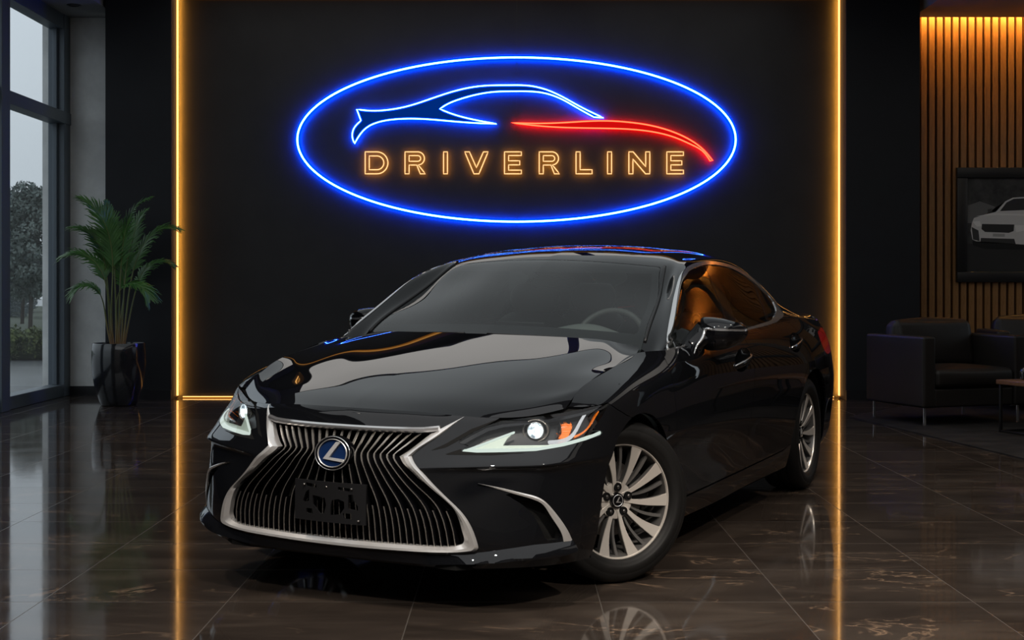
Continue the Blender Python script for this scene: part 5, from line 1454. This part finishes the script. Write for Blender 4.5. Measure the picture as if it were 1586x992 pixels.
def pp(zx, zy, dy=0.):          # zoomed read-off of the palm to metres round the pot
    px, py = 90 + zx * .3627, 290 + zy * .3627
    k = (14.02 + dy) / 2140
    return np.array(((px - 793) * k + 3.99, dy, 1.226 - (py - 440.8) * k))
def frond(path, start, ll, n=26, droop=.35, seed=0):
    """start: part of the stalk (0..1) where leaflets begin"""
    r = random.Random(seed); P = spline_pts(path, 48)
    mb = MB(); mb.tube(P, .0105, 7, rs=list(np.linspace(1, .22, 48))); st = mb.build('frond_stalk', STEMM, PALM)
    V = []; F = []
    n = int(n * 1.35); ll *= 1.12
    for k in range(n):
        u = start + (1 - start) * (k + .5) / n; i = min(46, int(u * 47)); p = P[i] + (P[i + 1] - P[i]) * (u * 47 - i)
        T = P[min(47, i + 2)] - P[max(0, i - 2)]; T /= np.linalg.norm(T)
        side0 = np.cross(T, (0, -.35, 1)); side0 /= np.linalg.norm(side0) + 1e-9
        v = (u - start) / (1 - start); L0 = ll * (math.sin(PI * (.16 + .80 * v)) ** .7) * (1.0 if v < .85 else 1 - (v - .85) * 1.5)
        for s in (1, -1):
            L = L0 * r.uniform(.85, 1.1); ang = .75 - .25 * v + r.uniform(-.1, .1)
            d = T * math.cos(ang) * (1 + .3 * v) + side0 * s * math.sin(ang) + np.array((0, 0, .18)); d /= np.linalg.norm(d)
            w = .0105 * r.uniform(.85, 1.15); nrm = np.cross(d, T); nrm /= np.linalg.norm(nrm) + 1e-9; wd = np.cross(nrm, d)
            b = len(V); m = 6
            for q in range(m + 1):
                t = q / m; c = p + d * L * t + np.array((0, 0, -1)) * droop * L * t * t * (.7 + .3 * r.random())
                ww = w * (math.sin(PI * min(.97, .16 + .84 * t)) ** .8)
                V += [c - wd * ww, c + nrm * ww * .25, c + wd * ww]
            for q in range(m):
                a = b + q * 3; F += [(a, a + 1, a + 4, a + 3), (a + 1, a + 2, a + 5, a + 4)]
    mobj('frond_leaflets', V, F, LEAF, st, True)
base = lambda zx, dy=0.: pp(zx, 690, dy)
FR = [
 ([base(236,-.02), pp(228,520,-.03), pp(232,300,-.05), pp(205,170,-.08), pp(150,85,-.12), pp(88,45,-.16)], .50, .30, 30, .35),
 ([base(262,.0), pp(262,520,.0), pp(272,300,-.03), pp(292,170,-.07), pp(335,85,-.12), pp(392,45,-.16)], .50, .28, 28, .42),
 ([base(240,.03), pp(222,540,.04), pp(205,360,.05), pp(175,250,.03), pp(115,185,.0), pp(45,172,-.03)], .52, .24, 24, .5),
 ([base(232,-.03), pp(218,560,-.06), pp(205,420,-.10), pp(165,330,-.14), pp(95,285,-.18), pp(12,300,-.22)], .55, .24, 24, .5),
 ([base(276,.02), pp(292,540,.04), pp(318,370,.08), pp(365,250,.10), pp(440,180,.10), pp(522,182,.08)], .52, .24, 26, .45),
 ([base(280,.05), pp(305,560,.10), pp(335,430,.16), pp(380,345,.2), pp(440,320,.22), pp(492,335,.22)], .58, .20, 18, .5),
 ([base(230,-.06), pp(205,570,-.10), pp(185,470,-.15), pp(150,425,-.2), pp(105,425,-.25), pp(65,455,-.29)], .62, .19, 18, .55),
 ([base(258,-.07), pp(252,580,-.13), pp(255,470,-.2), pp(285,420,-.26), pp(340,415,-.31), pp(390,470,-.35)], .62, .20, 20, .6),
 ([base(248,.05), pp(246,500,.08), pp(240,280,.10), pp(232,170,.1), pp(215,105,.08), pp(205,60,.05)], .52, .22, 22, .3),
 ([base(270,.06), pp(280,480,.10), pp(300,300,.14), pp(325,200,.16), pp(350,130,.16), pp(382,95,.15)], .52, .22, 22, .35),
 ([base(255,.08), pp(268,560,.14), pp(282,440,.22), pp(270,350,.30), pp(240,300,.36), pp(205,290,.40)], .55, .2, 18, .4),
]
for i, (p, s, l, n, d) in enumerate(FR): frond(p, s, l, n, d, 31 + i)

# ------------------------------------------------------------------ outside, beyond the window
PAVE = mat('wet_paving', (.13, .135, .14), .25); n_ = NT(PAVE); v_ = n_.coords((1, 1, 1)); a_ = n_.noise(v_, .8, 5); r_ = n_.ramp(a_.outputs['Fac'], [(.3, (.075, .08, .085)), (.7, (.14, .148, .155))]); n_.link(r_.outputs[0], n_.b.inputs['Base Color'])
mobj('ground_outside', [(-70, -30, -.06), (-5.05, -30, -.06), (-5.05, 120, -.06), (-70, 120, -.06)], [(0, 1, 2, 3)], PAVE, None, False)['kind'] = 'structure'
LAWN = mat('lawn_grass', (.07, .085, .06), .9); o = mobj('ground_lawn', [(-60, 24.2, -.03), (-7.0, 24.2, -.03), (-12, 80, -.03), (-60, 80, -.03)], [(0, 1, 2, 3)], LAWN, None, False); o['kind'] = 'structure'
KERB = mat('pale_path', (.35, .35, .34), .7); o = mobj('path_outside', [(-60, 30.2, -.02), (-8, 30.2, -.02), (-8, 32.2, -.02), (-60, 32.2, -.02)], [(0, 1, 2, 3)], KERB, None, False); o['kind'] = 'structure'
TREELEAF = mat('tree_leaf', (.055, .080, .060), .8); n_ = NT(TREELEAF); v_ = n_.coords((1, 1, 1)); a_ = n_.noise(v_, 2.5, 3); r_ = n_.ramp(a_.outputs['Fac'], [(.35, (.085, .108, .102)), (.7, (.16, .195, .175))]); n_.link(r_.outputs[0], n_.b.inputs['Base Color'])  # leaf tone paled and greyed to put haze into the colour
HEDGEL = mat('hedge_leaf', (.055, .085, .03), .8); n_ = NT(HEDGEL); v_ = n_.coords((1, 1, 1)); a_ = n_.noise(v_, 9, 3); r_ = n_.ramp(a_.outputs['Fac'], [(.35, (.030, .048, .014)), (.7, (.13, .16, .050))]); n_.link(r_.outputs[0], n_.b.inputs['Base Color'])
BARK = mat('bark', (.05, .042, .036), .9)
def leafcloud(V, F, c, rad, n, size, r):
    for _ in range(n):
        d = r.normal(size=3); d /= np.linalg.norm(d); p = c + d * rad * (.55 + .45 * r.random()) ** .8
        a = r.normal(size=3); a /= np.linalg.norm(a); b = np.cross(a, d); b /= np.linalg.norm(b) + 1e-9
        s = size * (.6 + .8 * r.random()); k = len(V)
        V += [p - a * s, p - b * s * .5, p + a * s, p + b * s * .5]; F.append((k, k + 1, k + 2, k + 3))
HAZELEAF = mat('hazed_leaf', (.17, .20, .205), .9)  # distance haze put into the leaf colour
def tree(x, y, h, w, seed, label, dens=1., lm=None, z0=.28):
    r = np.random.default_rng(seed); t = empty('tree', (x, y, -.05)); tag(t, label, 'tree', 'trees outside the window')
    mb = MB(); mb.tube([(0, 0, 0), (.04, 0, h * .3), (-.03, .02, h * .62), (0, 0, h * .9)], .055 * h / 4, 8, rs=[1.2, 1, .7, .25]); mb.build('trunk', BARK, t)
    V = []; F = []
    for k in range(int(46 * dens)):
        u = k / 45 / dens; z = h * (z0 + (1 - z0) * u); env = w * (math.sin(PI * (.12 + .80 * (1 - u) * .95 + .02)) ** .8) * (1.05 - .55 * u)
        a = r.uniform(0, 2 * PI); q = env * r.uniform(.25, .85)
        leafcloud(V, F, np.array((q * math.cos(a), q * math.sin(a), z)), np.array((w * .36, w * .36, h * .08)), 260, .06 * h / 4, r)
    mobj('crown', V, F, lm or TREELEAF, t, False)
tree(-13.6, 39, 3.9, 1.05, 1, 'bushy dark green tree outside at the window post')
tree(-13.0, 41.5, 4.1, .80, 2, 'slimmer dark green tree outside at the corner of the window')
tree(-15.6, 44, 3.8, 1.1, 3, 'dark green tree outside, hidden partly by the window post')
tree(-22.5, 62, 5.2, 1.6, 4, 'hazy tree far outside behind the bushy one', 1.5, HAZELEAF, .04); tree(-19.3, 64, 4.3, 1.5, 5, 'hazy tree far outside between the nearer pair', 1.5, HAZELEAF, .04); tree(-26, 66, 4.6, 1.6, 6, 'hazy tree far outside beyond the window post', 1.5, HAZELEAF, .04)
for i, (x, y, h) in enumerate(((-16.6, 52, 2.4), (-19.6, 53, 2.7), (-23.2, 54, 2.5), (-21.6, 73, 3.3))): tree(x, y, h, 1.7, 20 + i, ['low hazy shrub far outside at the corner of the window', 'low hazy shrub far outside behind the trunks', 'low hazy shrub far outside beside the window post', 'rounded hazy shrub farthest outside behind the paving'][i], 1.3, HAZELEAF, .02)
for i, (x, y, h) in enumerate(((-19.5, 33, 4.6), (-24, 38, 5.2), (-28, 31, 4.8))): tree(x, y, h, 1.3, 40 + i, ['tall tree outside, well behind the window post', 'tallest tree outside, behind the window post', 'broad tree outside, farthest behind the window post'][i])
r = np.random.default_rng(9); V = []; F = []
for k in range(190):
    x = -16 + 9.2 * k / 189; leafcloud(V, F, np.array((x, 23.6 + r.uniform(-.2, .2), .22 + r.uniform(-.02, .06))), np.array((.16, .30, .28)), 150, .034, r)
hd_ = empty('hedge', (-11.5, 23.6, -.05)); tag(hd_, 'low clipped green hedge along the paving outside', 'hedge')
o = mobj('foliage', np.array(V) - np.array((-11.5, 23.6, -.05)), F, HEDGEL, hd_, False)
mb = MB(); mb.box((-4.5, -.22, 0), (4.6, .22, .40), .08); mb.build('hedge_core', mat('hedge_core', (.012, .02, .008), .9), hd_)
# ------------------------------------------------------------------ daylight outside and a few room lamps
wd = bpy.data.worlds.new('overcast'); SC.world = wd; wd.use_nodes = True; t = wd.node_tree
bg = t.nodes['Background']; tc = t.nodes.new('ShaderNodeTexCoord'); sx = t.nodes.new('ShaderNodeSeparateXYZ'); rp = t.nodes.new('ShaderNodeValToRGB')
t.links.new(tc.outputs['Generated'], sx.inputs[0]); t.links.new(sx.outputs['Z'], rp.inputs['Fac'])
e = rp.color_ramp.elements; e[0].position = .0; e[0].color = (.30, .335, .36, 1); e[1].position = .25; e[1].color = (.46, .51, .55, 1)
t.links.new(rp.outputs['Color'], bg.inputs['Color']); bg.inputs['Strength'].default_value = 1.75
# ------------------------------------------------------------------ camera
cd = bpy.data.cameras.new('camera'); cam = bpy.data.objects.new('camera', cd); COL.objects.link(cam)
cam.location = (0, 0, 1.226); cam.rotation_euler = (PI / 2, 0, 0)
cd.sensor_width = 36; cd.lens = 2140 / 1586 * 36; cd.shift_y = -(496 - 440.8) / 1586
cd.clip_end = 200
SC.camera = cam
vs = SC.view_settings
vs.view_transform = 'Standard'; vs.look = 'None'; vs.gamma = 1; vs.exposure = 0; vs.use_curve_mapping = False
